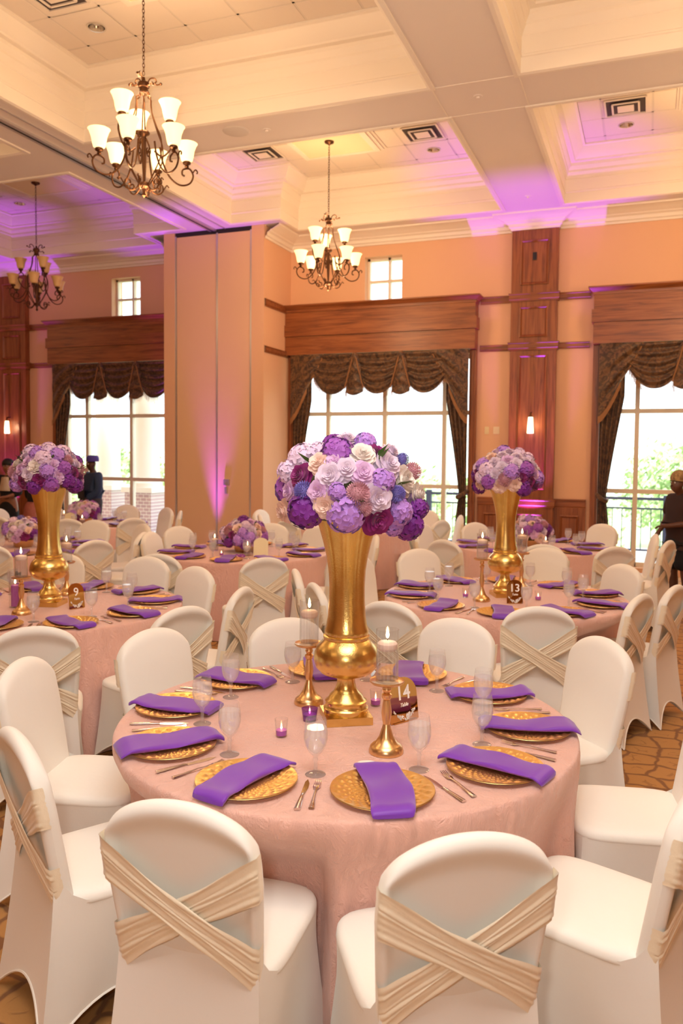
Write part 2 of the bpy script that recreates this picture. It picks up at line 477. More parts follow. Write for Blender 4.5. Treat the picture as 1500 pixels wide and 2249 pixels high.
def coffer(a, b, c, d, tiles):
    if abs(c-9.05) < .01 and abs(a+6.54) < .01: path = [(a, c), (b, c), (b, d), (-5.64, d), (-5.64, YN), (a, YN)]
    elif abs(c-9.05) < .01 and abs(b+7.5) < .01: path = [(a, c), (b, c), (b, YN), (-8.44, YN), (-8.44, d), (a, d)]
    else: path = [(a, c), (b, c), (b, d), (a, d)]
    sweep(MB(), path, PROF, closed=True).build('coffer_moulding', 'moulding_cream', ceilo, angle=25)
    if not tiles:
        MB().box(a, b, c, d, ZC, ZC+.02).build('coffer_panel', 'tile', ceilo, smooth=False); return
    cx, cy = (a+b)/2, (c+d)/2
    gx = [cx+.31+.625*i for i in range(-5, 5)]
    gy = sorted((12.1 if c > 8 else 7.54)-.625*i for i in range(-2, 8))
    bars = MB()
    for q in gx:
        if a+.3 < q < b-.3: bars.box(q-.014, q+.014, c+.29, d-.29, ZC-.001, ZC+.008)
    for q in gy:
        if c+.3 < q < d-.3: bars.box(a+.29, b-.29, q-.014, q+.014, ZC-.001, ZC+.007)
    bars.build('tile_grid', 'tile_grid', ceilo, smooth=False)
    for x0, x1 in zip(gx, gx[1:]):
        for y0, y1 in zip(gy, gy[1:]):
            q = (max(x0, a+.29)+.014, min(x1, b-.29)-.014, max(y0, c+.29)+.014, min(y1, d-.29)-.014)
            if q[1]-q[0] < .05 or q[3]-q[2] < .05: continue
            if abs((q[0]+q[1])/2-cx) < .55 and abs((q[2]+q[3])/2-cy) < .55: continue
            if c > 8.5 and a < -6 and a > -7 and q[1] < -5.64+.2 and q[3] > YN: q = (q[0], q[1], q[2], YN-.3)
            if q[3]-q[2] < .05: continue
            hit = [k for k in CANS if q[0] < k[0] < q[1] and q[2] < k[1] < q[3]]
            if hit:
                hx, hy = hit[0][0]-(q[0]+q[1])/2, hit[0][1]-(q[2]+q[3])/2; w2, h2 = (q[1]-q[0])/2, (q[3]-q[2])/2
                def hole(u, v):
                    t = 2*pi*u; k = 1/max(abs(cos(t))/w2, abs(sin(t))/h2); o = Vector((k*cos(t), k*sin(t), 0)); n = Vector((hx+.088*cos(t), hy+.088*sin(t), 0)); return tuple(n.lerp(o, v))
                MB().grid(hole, 48, 2, closeu=True).build('ceiling_tile', 'tile', ceilo, ((q[0]+q[1])/2, (q[2]+q[3])/2, ZC-.004), smooth=False); continue
            key = (round(q[1]-q[0], 2), round(q[3]-q[2], 2))
            if key not in tile_me: tile_me[key] = MB().box(-key[0]/2, key[0]/2, -key[1]/2, key[1]/2, 0, .012).mesh('ceiling_tile', 'tile', False)
            put('ceiling_tile', tile_me[key], ceilo, ((q[0]+q[1])/2, (q[2]+q[3])/2, ZC-.004))
    # framed drop panel that carries the chandelier
    p = MB().box(cx-.52, cx+.52, cy-.52, cy+.52, ZC-.075, ZC-.05).build('drop_panel', 'drop_panel', ceilo, smooth=False)
    sweep(MB(), [(cx-.66, cy-.66), (cx+.66, cy-.66), (cx+.66, cy+.66), (cx-.66, cy+.66)],
          [(0, ZC), (0, ZC-.02), (.03, ZC-.03), (.03, ZC-.045), (.07, ZC-.06), (.07, ZC-.075), (.11, ZC-.085), (.15, ZC-.085), (.15, ZC-.04)], closed=True).build('panel_moulding', 'moulding_cream', ceilo, angle=25)
VIS = [(-11.80, 9.05), (-6.54, 9.05), (-1.29, 9.05), (-6.54, 4.47), (-11.80, 4.47)]
for a, b, c, d in coffers:
    coffer(a, b, c, d, any(abs(a-x) < .02 and abs(c-y) < .02 for x, y in VIS))
# joint strips where the beams cross, sprinklers, speaker, partition track
for x0, x1, y0, y1 in [(-2.20, -1.33, 8.235, 8.25), (-2.20, -1.33, 8.99, 9.005), (-2.215, -2.205, 8.22, 9.02), (-1.325, -1.315, 8.22, 9.02)]:
    MB().box(x0, x1, y0, y1, ZS-.006, ZS+.01).build('joint_strip', 'moulding_cream', ceilo, smooth=False)
tr = MB().box(-7.085, -6.955, YB, 12.12, ZS-.03, ZS+.01)
tr.box(-6.79, -6.77, YB, 12.1, ZS-.012, ZS+.01)
tr.build('partition_track', 'aluminium', ceilo, smooth=False)
MB().box(-7.03, -7.01, YB, 12.12, ZS-.036, ZS-.02).build('track_slot_shadow', 'slot_shadow', ceilo, smooth=False)  # solid dark strip, paints the shade inside the track's slot
for x, y in ((-1.79, 8.58), (-1.76, 12.08), (-4.28, 8.62)):
    MB().lathe([(0, -.028), (.018, -.028), (.02, -.01), (.045, -.008), (.05, 0)], 16).build('sprinkler_cover', 'ceiling_white', ceilo, (x, y, ZS))
MB().lathe([(0, -.012), (.14, -.012), (.155, -.006), (.16, 0)], 32).build('ceiling_speaker', 'speaker_white', ceilo, (-4.64, 8.54, ZS))
# supply vents and recessed cans (parts of the tiled ceiling)
def vent(x, y):
    v = MB().box(-.29, .29, -.29, .29, -.003, .0).build('vent_plate', 'tile', ceilo, (x, y, ZC-.006), smooth=False)
    for s, z in ((.25, -.012), (.16, -.03)):
        f = MB()
        for sx, sy in ((1, 0), (-1, 0), (0, 1), (0, -1)):
            if sx: f.box(sx*s-.012, sx*s+.012, -s, s, z-.012, z)
            else: f.box(-s, s, sy*s-.012, sy*s+.012, z-.012, z)
        f.build('vent_blade', 'tile', v, smooth=False)
        MB().box(-s+.012, s-.012, -s+.012, s-.012, z+.002, z+.006).build('vent_slot_shadow', 'vent_shadow', v, smooth=False)  # flat dark plate, paints the shade behind the blades
    MB().box(-.1, .1, -.1, .1, -.045, -.038).build('vent_core', 'tile', v, smooth=False)
for x, y in ((-3.09, 11.10), (-.41, 11.15), (-5.55, 11.05), (-5.6, 6.55), (-11.1, 11.1)): vent(x, y)
def can(x, y, lit=False):
    r = MB().lathe([(.100, -.004), (.102, -.009), (.088, -.008), (.086, .0), (.070, .10), (.0, .12)], 32).build('recessed_light', 'chrome', ceilo, (x, y, ZC-.004))
    MB().ball((0, 0, .085), .045, 14, (1, 1, .6)).build('lamp_face', 'can_lit' if lit else 'bulb_off', r)
for q in CANS: can(*q)

# ---- partition pillar
pil = MB().box(-7.99, -7.77, 12.10, YW, 0, ZS).box(-6.28, -6.05, 12.10, YW, 0, ZS).box(-7.77, -6.28, 12.2, YW, 0, ZS)
pilo = pil.build('wall_partition', 'wall_paint', smooth=False); tag(pilo, 'projecting pier that stores the folding partition', kind=STRUCT)
for a, b in ((-7.735, -6.945), (-6.935, -6.31)):
    MB().box(a, b, 12.115, 12.16, .02, ZS-.07).build('partition_panel', 'panel_fabric', pilo, smooth=False)
for x in (-7.755, -6.94, -6.295):
    MB().box(x-.016, x+.016, 12.105, 12.15, 0, ZS-.06).build('edge_strip', 'aluminium', pilo, smooth=False)
MB().box(-7.76, -6.28, 12.11, 12.18, ZS-.075, ZS-.001).build('header_gap_shadow', 'slot_shadow', pilo, smooth=False)  # solid dark strip, paints the shade in the gap above the panels
MB().box(-6.80, -6.69, 12.085, 12.12, 1.27, 1.37).box(-6.77, -6.73, 12.075, 12.12, 1.12, 1.24).build('lock_plate', 'aluminium', pilo, smooth=False)

# ---- wall crown
CR = [(-.005, 5.38), (.02, 5.38), (.025, 5.41), (.05, 5.425), (.06, 5.47), (.10, 5.49), (.11, 5.505), (.17, 5.53), (.25, 5.57), (.27, 5.575), (.28, 5.6)]
pp = lambda c: [(c-.36, YW), (c-.36, YW-.12), (c+.36, YW-.12), (c+.36, YW)]
c1 = sweep(MB(), [(-6.05, 12.10), (-6.05, YW)]+pp(PIL[1])+[(XR, YW)], CR, side=-1).build('trim_1', 'moulding_cream', angle=25)
c2 = sweep(MB(), [(XL, YW)]+pp(PIL[0])+[(-7.99, YW), (-7.99, 12.10)], CR, side=-1).build('trim_2', 'moulding_cream', angle=25)
for o in (c1, c2): tag(o, 'cream crown moulding below the beams', kind=STRUCT)

# ---- oak pilasters with raised panels
def panel(par, x0, x1, z0, z1, y, w=.045):
    sweep(MB(), [(x0, z0), (x1, z0), (x1, z1), (x0, z1)], [(0, 0), (.0, -.016), (w*.4, -.022), (w*.6, -.012), (w, -.004), (w, .012)], closed=True)
    f = MB(); sweep(f, [(x0, z0), (x1, z0), (x1, z1), (x0, z1)], [(0, 0), (0, .018), (w*.4, .024), (w*.6, .012), (w, -.004), (w, -.012)], closed=True)
    f.v = [(a, y-c, b) for a, b, c in f.v]
    o = f.build('panel_moulding', 'oak_z', par, angle=25)
    MB().box(x0+w, x1-w, y-.004, y+.01, z0+w, z1-w).build('raised_panel', 'oak_z', par, smooth=False)
BAND = [(-.002, -.05), (.02, -.05), (.024, -.03), (.03, -.025), (.03, .03), (.036, .035), (.036, .05), (-.002, .052)]
def band(mb, path, z, h=1.0):
    return sweep(mb, path, [(o, z+d*h) for o, d in BAND], side=-1)
ti = 3
for c in PIL:
    yf = YW-.12
    o = MB().box(c-.36, c+.36, yf, YW, 0, 5.40).build('trim_%d' % ti, 'oak_z', smooth=False); ti += 1
    tag(o, 'oak pilaster with raised panels' + (' beside the centre window' if c > -5 else ' beyond the partition'), kind=STRUCT)
    for z0, z1 in ((4.52, 5.22), (3.70, 4.18), (1.28, 3.42), (.22, .90)):
        panel(o, c-.22, c+.22, z0, z1, yf)
    for z in (4.33, 3.56, 1.06, .12):
        band(MB(), [(c-.36, YW), (c-.36, yf), (c+.36, yf), (c+.36, YW)], z, 1.3 if z > .2 else 2.3).build('band_moulding', 'oak_x', o, angle=25)
    if c > -5: MB().box(c-.03, c+.03, yf-.02, yf, 4.90, 5.02).build('sensor_plate', 'black', o, smooth=False)
# ---- oak rails and wainscot on the wall
segs = [(-2.64, -2.135), (-1.415, -.92), (-11.92, -11.30)]
for i, (a, b) in enumerate(segs):
    o = MB().box(a, b, YW-.025, YW, 0, 1.0).build('trim_%d' % ti, 'oak_z', smooth=False); ti += 1
    tag(o, 'oak wainscot and rails between window and pilaster', kind=STRUCT)
    for z, h in ((4.33, 1.2), (3.56, 1.0), (1.06, 1.5), (.1, 2)):
        band(MB(), [(a, YW), (b, YW)], z, h).build('rail', 'oak_x', o, angle=25)
    panel(o, a+.1, b-.1, .22, .88, YW-.025)
o = MB(); band(o, [(-6.05, 12.115), (-6.05, YW)], 4.33, 1.2); band(o, [(-6.05, 12.115), (-6.05, YW)], 3.56); band(o, [(-6.05, 12.115), (-6.05, YW)], .1, 2)
tag(o.build('trim_%d' % ti, 'oak_x', angle=25), 'oak rails on the side of the partition pier', kind=STRUCT); ti += 1

# ---- windows
def window(n, c, x0, x1, z0, z1, mull, bars, label, w=.07):
    y = YW+.20
    fr = MB()
    for b in ((x0, x0+w, z0, z1), (x1-w, x1, z0, z1), (x0, x1, z0, z0+w), (x0, x1, z1-w, z1)): fr.box(b[0], b[1], y-.05, y+.05, b[2], b[3])
    o = fr.build('window_%d' % n, 'white_frame', smooth=False); tag(o, label, kind=STRUCT)
    for mx in mull: MB().box(mx-w/2, mx+w/2, y-.05, y+.05, z0, z1).build('mullion', 'white_frame', o, smooth=False)
    for bz in bars: MB().box(x0, x1, y-.045, y+.045, bz-w/2, bz+w/2).build('glazing_bar', 'white_frame', o, smooth=False)
    xs = [x0]+list(mull)+[x1]; zs = [z0]+list(bars)+[z1]
    for a, b in zip(xs, xs[1:]):
        for d, e in zip(zs, zs[1:]):
            MB().box(a+.01, b-.01, y-.003, y+.003, d+.01, e-.01).build('pane', 'glass_pane', o, smooth=False)
wn = 1
for c, nm in zip(BAYS, ('beyond the partition', 'in the centre bay', 'beside the balcony railing')):
    window(wn, c, c-1.6, c+1.6, .1, 3.5, (c-1.06, c, c+1.06), (1.28, 2.53), 'tall white-framed window '+nm); wn += 1
    window(wn, c, c-.33, c+.33, 4.40, 5.19, (c+.06,), (4.80,), 'small high window '+nm, .04); wn += 1

# ---- wooden cornice boxes over the windows
def cornice(c, x0, x1, label):
    t = thing('window_cornice', label, 'cornice', (0, 0, 0))
    yf = YW-.24
    for z0, z1, dy in ((3.54, 3.86, 0), (3.86, 4.06, .025), (4.06, 4.32, .0)):
        MB().box(x0-dy, x1+dy, yf-dy, YW, z0+.004, z1).build('board', 'oak_x', t, smooth=False)
    sweep(MB(), [(x0, YW), (x0, yf), (x1, yf), (x1, YW)], [(-.01, 4.28), (.012, 4.28), (.016, 4.32), (.03, 4.33), (.07, 4.375), (.08, 4.38), (.08, 4.40), (-.2, 4.405)], side=-1).build('crown_moulding', 'oak_x', t, angle=25)
    for x in (x0+.0, x1-.11):
        MB().box(x, x+.11, YW-.10, YW, 0, 3.54).build('side_casing', 'oak_z', t, smooth=False)
        MB().box(x+.035, x+.075, YW-.115, YW-.10, 0, 3.54).build('casing_bead', 'oak_z', t, smooth=False)
CORN = [(-9.56, -11.26, -8.0, 'stepped oak cornice box over the window beyond the partition'), (-4.32, -6.045, -2.68, 'stepped oak cornice box over the centre window'), (.86, -.86, 2.6, 'stepped oak cornice box over the window by the standing woman')]
for a in CORN: cornice(*a)

# ---- curtains
def fringe(mb, pts, drop, rnd, step=.012):
    for i in range(len(pts)-1):
        a, b = Vector(pts[i]), Vector(pts[i+1]); n = max(1, int((b-a).length/step))
        for k in range(n):
            p = a.lerp(b, k/n); l = drop*(.75+.4*rnd.random()); w = .0035
            mb.add([(p.x-w, p.y, p.z), (p.x+w, p.y, p.z), (p.x+w*.6+rnd.uniform(-.006, .006), p.y-.004, p.z-l), (p.x-w*.6, p.y, p.z-l)], [(0, 1, 2, 3)])
def curtains(c, x0, x1, name):
    rnd = random.Random(int(c*10))
    yt = YW-.17; zt = 3.56
    t = thing('swag_valance', 'brown damask swag valance with pale fringe on the window '+name, 'valance')
    sw = .66; gap = .16
    xs0 = c-1.5*sw-gap
    for k in range(3):
        xc = xs0+sw/2+k*(sw+gap)
        def fn(u, v, xc=xc):
            s = 2*u-1; d = .30+.36*v
            top = .02
            sag = (1-abs(s)**2.2)
            z = zt-top-v*(.40+.30*sag)
            fold = sin(v*2*pi*5.0+.5*s)*.026*(.3+.7*sag)
            x = xc+s*(sw/2+.13)*(1-.20*v)
            return (x, yt-.05-.06*sag*v-fold, z)
        o = MB().grid(fn, 19, 42).build('swag', 'damask', t, angle=80)
        f = MB(); fringe(f, [fn(u/18, 1.0) for u in range(19)], .10, rnd); f.build('fringe', 'fringe', o, smooth=False)['kind'] = 'stuff'
    for k in range(2):
        xc = xs0+sw+gap/2+k*(sw+gap)
        def fn(u, v, xc=xc):
            s = 2*u-1
            return (xc+s*(.03+.13*sqrt(v)), yt-.10-.03*(1-s*s)-.012*sin(v*22-3*s*s), zt-.02-v*(.66+.06*(1-s*s)))
        o = MB().grid(fn, 13, 30).build('jabot', 'damask', t, angle=80)
        f = MB(); fringe(f, [fn(u/12, 1.0) for u in range(13)], .09, rnd); f.build('fringe', 'fringe', o, smooth=False)['kind'] = 'stuff'
        for sgn in (-1, 1):
            MB().tube([(xc+sgn*.01, yt-.12, zt-.02), (xc+sgn*.08, yt-.13, zt-.3), (xc+sgn*.17, yt-.12, zt-.62)], .012, 6).build('tassel_cord', 'fringe', t)
    for sgn, xe in ((-1, x0+.10), (1, x1-.10)):
        if (c < -9 or c > 0) and sgn > 0: continue
        side = 'pier' if (c > -5 and c < -3 and sgn < 0) else ('pilaster' if c < 2 else 'far')
        p = thing('curtain', 'brown damask curtain tied back at the %s side of the window %s' % (side, name), 'curtain')
        def cas(u, v, sgn=sgn, xe=xe):
            w = .62-.30*v**1.2
            x = xe-sgn*w*u
            z = zt-.02-v*(1.12-.55*u**1.5)
            y = yt-.05-.05*sin(u*pi)-.022*sin(v*20+u*7)*(.3+u*(1-u)*2.5)
            return (x, y, z)
        cs = MB().grid(cas, 26, 40).build('cascade', 'damask', p, angle=80)
        tr_ = MB()
        def trim(u, v, sgn=sgn, xe=xe):
            q = Vector(cas(u, 1.0)); return (q.x, q.y-.012, q.z-.11*v+.01)
        tr_.grid(trim, 26, 3).build('fringe_band', 'fringe', cs)
        MB().tube([cas(1.0, k/10) for k in range(11)], .012, 6).build('cascade_cord', 'fringe', cs)
        def pan(u, v, sgn=sgn, xe=xe):
            z = 3.45*(1-v)+.02*v
            zt2 = 1.16
            if z > zt2: w = min(.36, .125+.215*((z-zt2)/1.46)**1.15)
            else: w = .125+.11*((zt2-z)/1.16)**.8
            off = .02 if z > zt2 else .02
            x = xe-sgn*(off+w*u)
            return (x, yt+.02+.028*sin(u*2*pi*4.5)*(.5+w*1.6), z)
        MB().grid(pan, 46, 40).build('panel', 'damask', p, angle=80)
        MB().tube([(xe, yt+.05, 1.24), (xe-sgn*.07, yt-.05, 1.17), (xe-sgn*.15, yt-.04, 1.13), (xe-sgn*.16, yt+.05, 1.15)], [.03, .04, .04, .03], 8).build('tieback', 'damask', p)
for (c, x0, x1, _), nm in zip(CORN, ('beyond the partition', 'in the centre bay', 'beside the standing woman')): curtains(c, x0, x1, nm)

# ---- sconces, switches, purple uplights
def sconce(x, label):
    t = thing('wall_sconce', label, 'sconce', (x, YW-.125, 2.30))
    MB().lathe([(0, -.02), (.05, -.018), (.055, 0)], 20, M=Matrix.Translation((0, 0, .21)) @ Matrix.Rotation(radians(90), 4, 'X')).tube([(0, -.01, .21), (0, -.10, .20), (0, -.10, .14)], .012, 8).lathe([(0, .155), (.03, .15), (.032, .12), (.036, .115)], 16, c=(0, -.10)).build('bracket', 'bronze', t)
    MB().lathe([(.036, .13), (.042, .05), (.052, -.11), (.05, -.125), (0, -.125)], 20, c=(0, -.10)).build('glass_shade', 'sconce_glass', t)
    light('sconce_lamp', 'POINT', (x, YW-.27, 2.30), 9, WARM, .05)
sconce(PIL[1], 'lit white glass sconce on the oak pilaster beside the centre window')
sconce(PIL[0]-.04, 'lit white glass sconce on the oak pilaster beyond the partition')
for x, k in ((-2.507, 'single'), (-2.351, 'double')):
    w = .035 if k == 'single' else .05
    t = MB().box(-w, w, -.008, 0, -.06, .06).build('switch_plate', 'plastic_ivory', None, (x, YW, 2.23), smooth=False); tag(t, k+' ivory switch plate on the peach wall beside the pilaster', 'switch')
    MB().box(-.012, .012, -.014, -.008, -.025, .025).build('rocker', 'plastic_ivory', t, smooth=False)
PURP = (.42, .06, 1.0)
def uplight(x, y, tgt, e, label, blend=.8, ang=50):
    t = thing('uplight', label, 'uplight', (x, y, 0))
    MB().lathe([(0, .03), (.06, .03), (.065, .05), (.065, .16), (.058, .165)], 20).build('housing', 'black', t)
    MB().lathe([(0, .16), (.058, .16)], 20).build('lens', 'lens_purple', t)
    MB().box(-.075, .075, -.012, .012, 0, .012).box(-.08, -.07, -.012, .012, 0, .12).box(.07, .08, -.012, .012, 0, .12).build('yoke', 'black', t, smooth=False)
    light('uplight_beam', 'SPOT', (x, y, .2), e, PURP, .06, tgt, spot_size=radians(ang), spot_blend=blend)
uplight(-1.775, 12.86, (-1.775, 12.70, 6), 1100, 'black uplight glowing purple at the foot of the pilaster by the centre window', ang=42)
uplight(-12.28, 12.86, (-12.28, 12.70, 6), 1100, 'black uplight glowing purple at the foot of the pilaster beyond the partition', ang=42)
uplight(-6.92, 11.96, (-6.95, 11.80, 6), 900, 'black uplight glowing purple at the foot of the partition panels', 1.0, 33)
uplight(-8.2, 12.3, (-8.0, 12.2, 6), 800, 'black uplight glowing purple behind the partition pier', ang=40)

# ------------------------------------------------------------------ outside
g = MB().box(-90, 70, YW+.36, 17.2, -.12, -.02).build('terrace', 'terrace', smooth=False); tag(g, 'pale paved terrace outside the windows', kind=STRUCT)
g = MB().box(-160, 140, 17.2, 240, -6.2, -6).build('ground', 'grass_far', smooth=False); tag(g, 'pale lawn below the terrace', kind=STRUCT)
def hillf(u, v):
    x = -220+420*u; return (x, 150+60*v, -8+v*(20+5*sin(x*.021+1)+3*sin(x*.05)))
tag(MB().grid(hillf, 60, 8).build('hill', 'hill_far'), 'hazy wooded hill on the horizon', kind=STRUCT)
def tree(x, y, h, r, seed, label):
    rnd = random.Random(seed)
    t = thing('tree', label, 'tree', (x, y, -6), group='trees beyond the terrace')
    MB().tube([(0, 0, 0), (.1, .05, h*.4), (-.05, 0, h*.7)], [.25, .18, .08], 8).build('trunk', 'bark', t)
    mb = MB()
    for i in range(3500):
        a = rnd.uniform(0, 2*pi); z = rnd.uniform(-1, 1); q = sqrt(1-z*z); k = rnd.uniform(.65, 1)*(1+.18*sin(3*a+seed)+.12*sin(5*z+seed))
        p = Vector((q*cos(a)*r*k, q*sin(a)*r*k, h*.62+z*k*h*.40))
        d = Vector((rnd.gauss(0, 1), rnd.gauss(0, 1), rnd.gauss(0, 1))).normalized(); e = d.orthogonal().normalized(); s = r*.06
        mb.add([p-e*s, p+d*s*.5, p+e*s, p-d*s*.5], [(0, 1, 2, 3)])
    mb.build('crown', 'leaf_far', t, smooth=False)
for i, (x, y, h, r) in enumerate([(-4.2, 33, 7.2, 3.4), (4.6, 37, 7.6, 3.4), (-12.5, 38, 7.4, 3.6), (-22, 40, 7.8, 3.6), (-34, 46, 8, 4), (13.5, 44, 8, 4), (-9, 66, 8.4, 5), (3, 68, 8.6, 5)]):
    tree(x, y, h, r, i+3, ['broad pale green tree opposite the centre window', 'rounded light green tree behind the railing by the standing woman', 'light green tree between the windows', 'leafy tree behind the man in the purple cap', 'tall tree beyond the brick column base', 'spreading tree past the last window', 'distant tree on the slope before the hill', 'small distant tree behind the rounded tree'][i])
def railing(x0, x1, label):
    y = 15.6
    t = thing('balcony_railing', label, 'railing', ((x0+x1)/2, y, -.02)); L = (x1-x0)/2
    MB().box(-L, L, -.03, .03, 1.05, 1.10).build('top_rail', 'rail_navy', t, smooth=False)
    MB().box(-L, L, -.02, .02, .88, .91).build('middle_rail', 'rail_navy', t, smooth=False)
    MB().box(-L, L, -.02, .02, .12, .15).build('bottom_rail', 'rail_navy', t, smooth=False)
    me = MB().tube([(0, 0, .14), (0, 0, .9)], .009, 6).mesh('baluster', 'rail_navy')
    n = int(2*L/.16)
    for i in range(1, n): put('baluster', me, t, (-L+i*2*L/n, 0, 0))
    pm = MB().box(-.05, .05, -.05, .05, 0, 1.14).mesh('post', 'rail_navy', False)
    for x in (-L, 0, L): put('post', pm, t, (x, 0, 0))
railing(-.95, 1.55, 'navy metal balcony railing outside the window by the standing woman')
railing(-6.2, -2.0, 'navy metal balcony railing outside the centre window')
def column(x, y, label):
    t = thing('porch_column', label, 'column', (x, y, -.02))
    MB().box(-.36, .36, -.36, .36, 0, .90).build('brick_base', 'brick_far', t, smooth=False)
    MB().box(-.42, .42, -.42, .42, .90, 1.02).build('base_cap', 'column_white', t, smooth=False)
    MB().lathe([(.36, 1.02), (.36, 1.12), (.31, 1.16), (.33, 1.22), (.30, 1.28), (.29, 2.5), (.26, 4.4), (.34, 4.5), (.36, 4.6), (0, 4.6)], 32).build('shaft', 'column_white', t)
column(-11.05, 16, 'white round porch column on a brick base behind the partition-side window')
column(-12.6, 16.6, 'white porch column on brick base farther along, behind the man')

# ------------------------------------------------------------------ chandeliers
def ring_pts(r, z, n, ph=0): return [(r*cos(2*pi*i/n+ph), r*sin(2*pi*i/n+ph), z) for i in range(n)]
SHADE = [(.030, .0), (.052, .012), (.062, .05), (.070, .10), (.088, .150), (.100, .168), (.096, .170), (.084, .152), (.064, .10), (.056, .05), (.045, .018), (.0, .012)]
sh_me = {k: MB().lathe(SHADE, 28).mesh('lamp_shade', k) for k in ('shade_lit', 'shade_unlit')}
bulb_me = MB().lathe([(0, .02), (.022, .03), (.034, .07), (.028, .105), (0, .12)], 14).mesh('bulb', 'bulb')
cup_me = MB().lathe([(0, -.045), (.012, -.045), (.02, -.035), (.016, -.02), (.036, -.008), (.04, .004), (.034, .012), (0, .012)], 16).mesh('lamp_cup', 'bronze')
def rot_path(pts, a): return [(x*cos(a)-y*sin(a), x*sin(a)+y*cos(a), z) for x, y, z in pts]
def chandelier(x, y, ztop, zfin, lit, label, rz=0, power=0):
    t = thing('chandelier', label, 'chandelier', (x, y, zfin), rz)
    L = ztop-zfin
    MB().lathe([(0, L-.05), (.015, L-.048), (.03, L-.035), (.065, L-.02), (.07, L), (0, L)], 24).build('canopy', 'bronze', t)
    ch = MB(); n = int((L-.05-1.10)/.034)
    for i in range(n):
        z = 1.10+(i+.5)*(L-.05-1.10)/n; a = pi/2*(i % 2)+.3
        pts = [(.0105*cos(q)*cos(a), .0105*cos(q)*sin(a), z+.023*sin(q)) for q in [2*pi*k/10 for k in range(11)]]
        ch.tube(pts, .0032, 5)
    ch.build('chain', 'bronze', t)['kind'] = 'stuff'
    # crown of scrolls, neck, central stem, finial
    MB().lathe([(0, 1.085), (.012, 1.08), (.016, 1.05), (.05, 1.03), (.056, 1.01), (.05, .99), (.04, .985), (.036, .94), (.04, .93), (.0, .93)], 20).build('crown_cup', 'bronze', t)
    MB().lathe([(0, .60), (.045, .60), (.055, .585), (.05, .565), (.02, .55), (.014, .52), (.012, .15), (.05, .135), (.058, .12), (.05, .10), (.018, .085), (.012, .05), (.018, .035), (.02, .022), (.008, .012), (0, 0)], 20).build('stem', 'bronze', t)
    scr = smooth_path([(.03, 0, 1.02), (.055, 0, 1.075), (.095, 0, 1.09), (.115, 0, 1.065), (.10, 0, 1.045), (.12, 0, 1.035), (.155, 0, 1.05)])
    s2 = smooth_path([(.03, 0, 1.0), (.08, 0, .995), (.11, 0, 1.01), (.125, 0, .99)])
    for k in range(6):
        MB().tube(rot_path(scr if k % 2 == 0 else s2, pi/3*k), .0065, 6).ball(rot_path([scr[-1] if k % 2 == 0 else s2[-1]], pi/3*k)[0], .013, 8).build('crown_scroll', 'bronze', t)
    cage = smooth_path([(.038, 0, .94), (.045, 0, .91), (.07, 0, .895), (.072, 0, .85), (.085, 0, .76), (.13, 0, .64), (.185, 0, .50), (.18, 0, .36), (.12, 0, .24), (.05, 0, .13)])
    for k in range(6): MB().tube(rot_path(cage, pi/3*k+.26), .0065, 6).build('cage_rod', 'bronze', t)
    inner = smooth_path([(.012, 0, .55), (.05, 0, .50), (.075, 0, .44), (.05, 0, .39), (.035, 0, .42), (.05, 0, .445)])
    for k in range(4): MB().tube(rot_path(inner, pi/2*k+.5), .006, 6).build('inner_scroll', 'bronze', t)
    bot = smooth_path([(.045, 0, .12), (.08, 0, .07), (.13, 0, .055), (.175, 0, .09), (.17, 0, .14), (.135, 0, .145), (.125, 0, .115), (.145, 0, .105)])
    bt2 = smooth_path([(.175, 0, .09), (.20, 0, .13), (.215, 0, .15), (.235, 0, .13)])
    for k in range(6): MB().tube(rot_path(bot, pi/3*k+.1), .0075, 6).tube(rot_path(bt2, pi/3*k+.1), .006, 6).build('base_scroll', 'bronze', t)
    # arms: six below, three above
    low = smooth_path([(.145, 0, .48), (.175, 0, .34), (.24, 0, .22), (.33, 0, .165), (.42, 0, .19), (.455, 0, .265), (.42, 0, .325), (.36, 0, .31), (.352, 0, .265), (.375, 0, .255)])
    lo2 = smooth_path([(.45, 0, .29), (.475, 0, .325), (.495, 0, .31), (.49, 0, .29)])
    up = smooth_path([(.10, 0, .42), (.17, 0, .37), (.24, 0, .42), (.285, 0, .52), (.275, 0, .60), (.235, 0, .625), (.205, 0, .595), (.215, 0, .56)])
    for k in range(9):
        lower = k < 6
        a = pi/3*k if lower else 2*pi/3*(k-6)-radians(30)
        arm = MB().tube(rot_path(low if lower else up, a), .0085, 7)
        if lower: arm.tube(rot_path(lo2, a), .0065, 6)
        arm = arm.build('arm', 'bronze', t)
        rr, zz = (.395, .375) if lower else (.245, .675)
        put('lamp_cup', cup_me, arm, (rr*cos(a), rr*sin(a), zz))
        put('lamp_shade', sh_me['shade_lit' if lit else 'shade_unlit'], arm, (rr*cos(a), rr*sin(a), zz+.01))
        if lit: put('bulb', bulb_me, arm, (rr*cos(a), rr*sin(a), zz+.01))
    if power:
        light('chandelier_lamps', 'POINT', (x, y, zfin+.98), power*.27, WARM, .22)
        light('chandelier_lamps', 'POINT', (x, y, zfin-.12), power*.31, WARM, .22)
    return t
ZD = ZC-.075
chandelier(-4.39, 6.33, ZD, 4.15, True, 'lit bronze scroll chandelier hanging from the ceiling coffer over the guest tables', radians(45), 210)
chandelier(-4.38, 10.81, ZD, 4.15, True, 'lit bronze scroll chandelier hanging before the centre window', radians(32), 210)
chandelier(-9.62, 10.81, ZD, 4.15, False, 'unlit bronze scroll chandelier hanging beyond the partition track', .1, 0)
chandelier(.87, 10.81, ZD, 4.15, True, 'lit bronze scroll chandelier before the window by the standing woman', .3, 210)
chandelier(.87, 6.33, ZD, 4.15, True, 'lit bronze scroll chandelier over the aisle carpet', .3, 190)
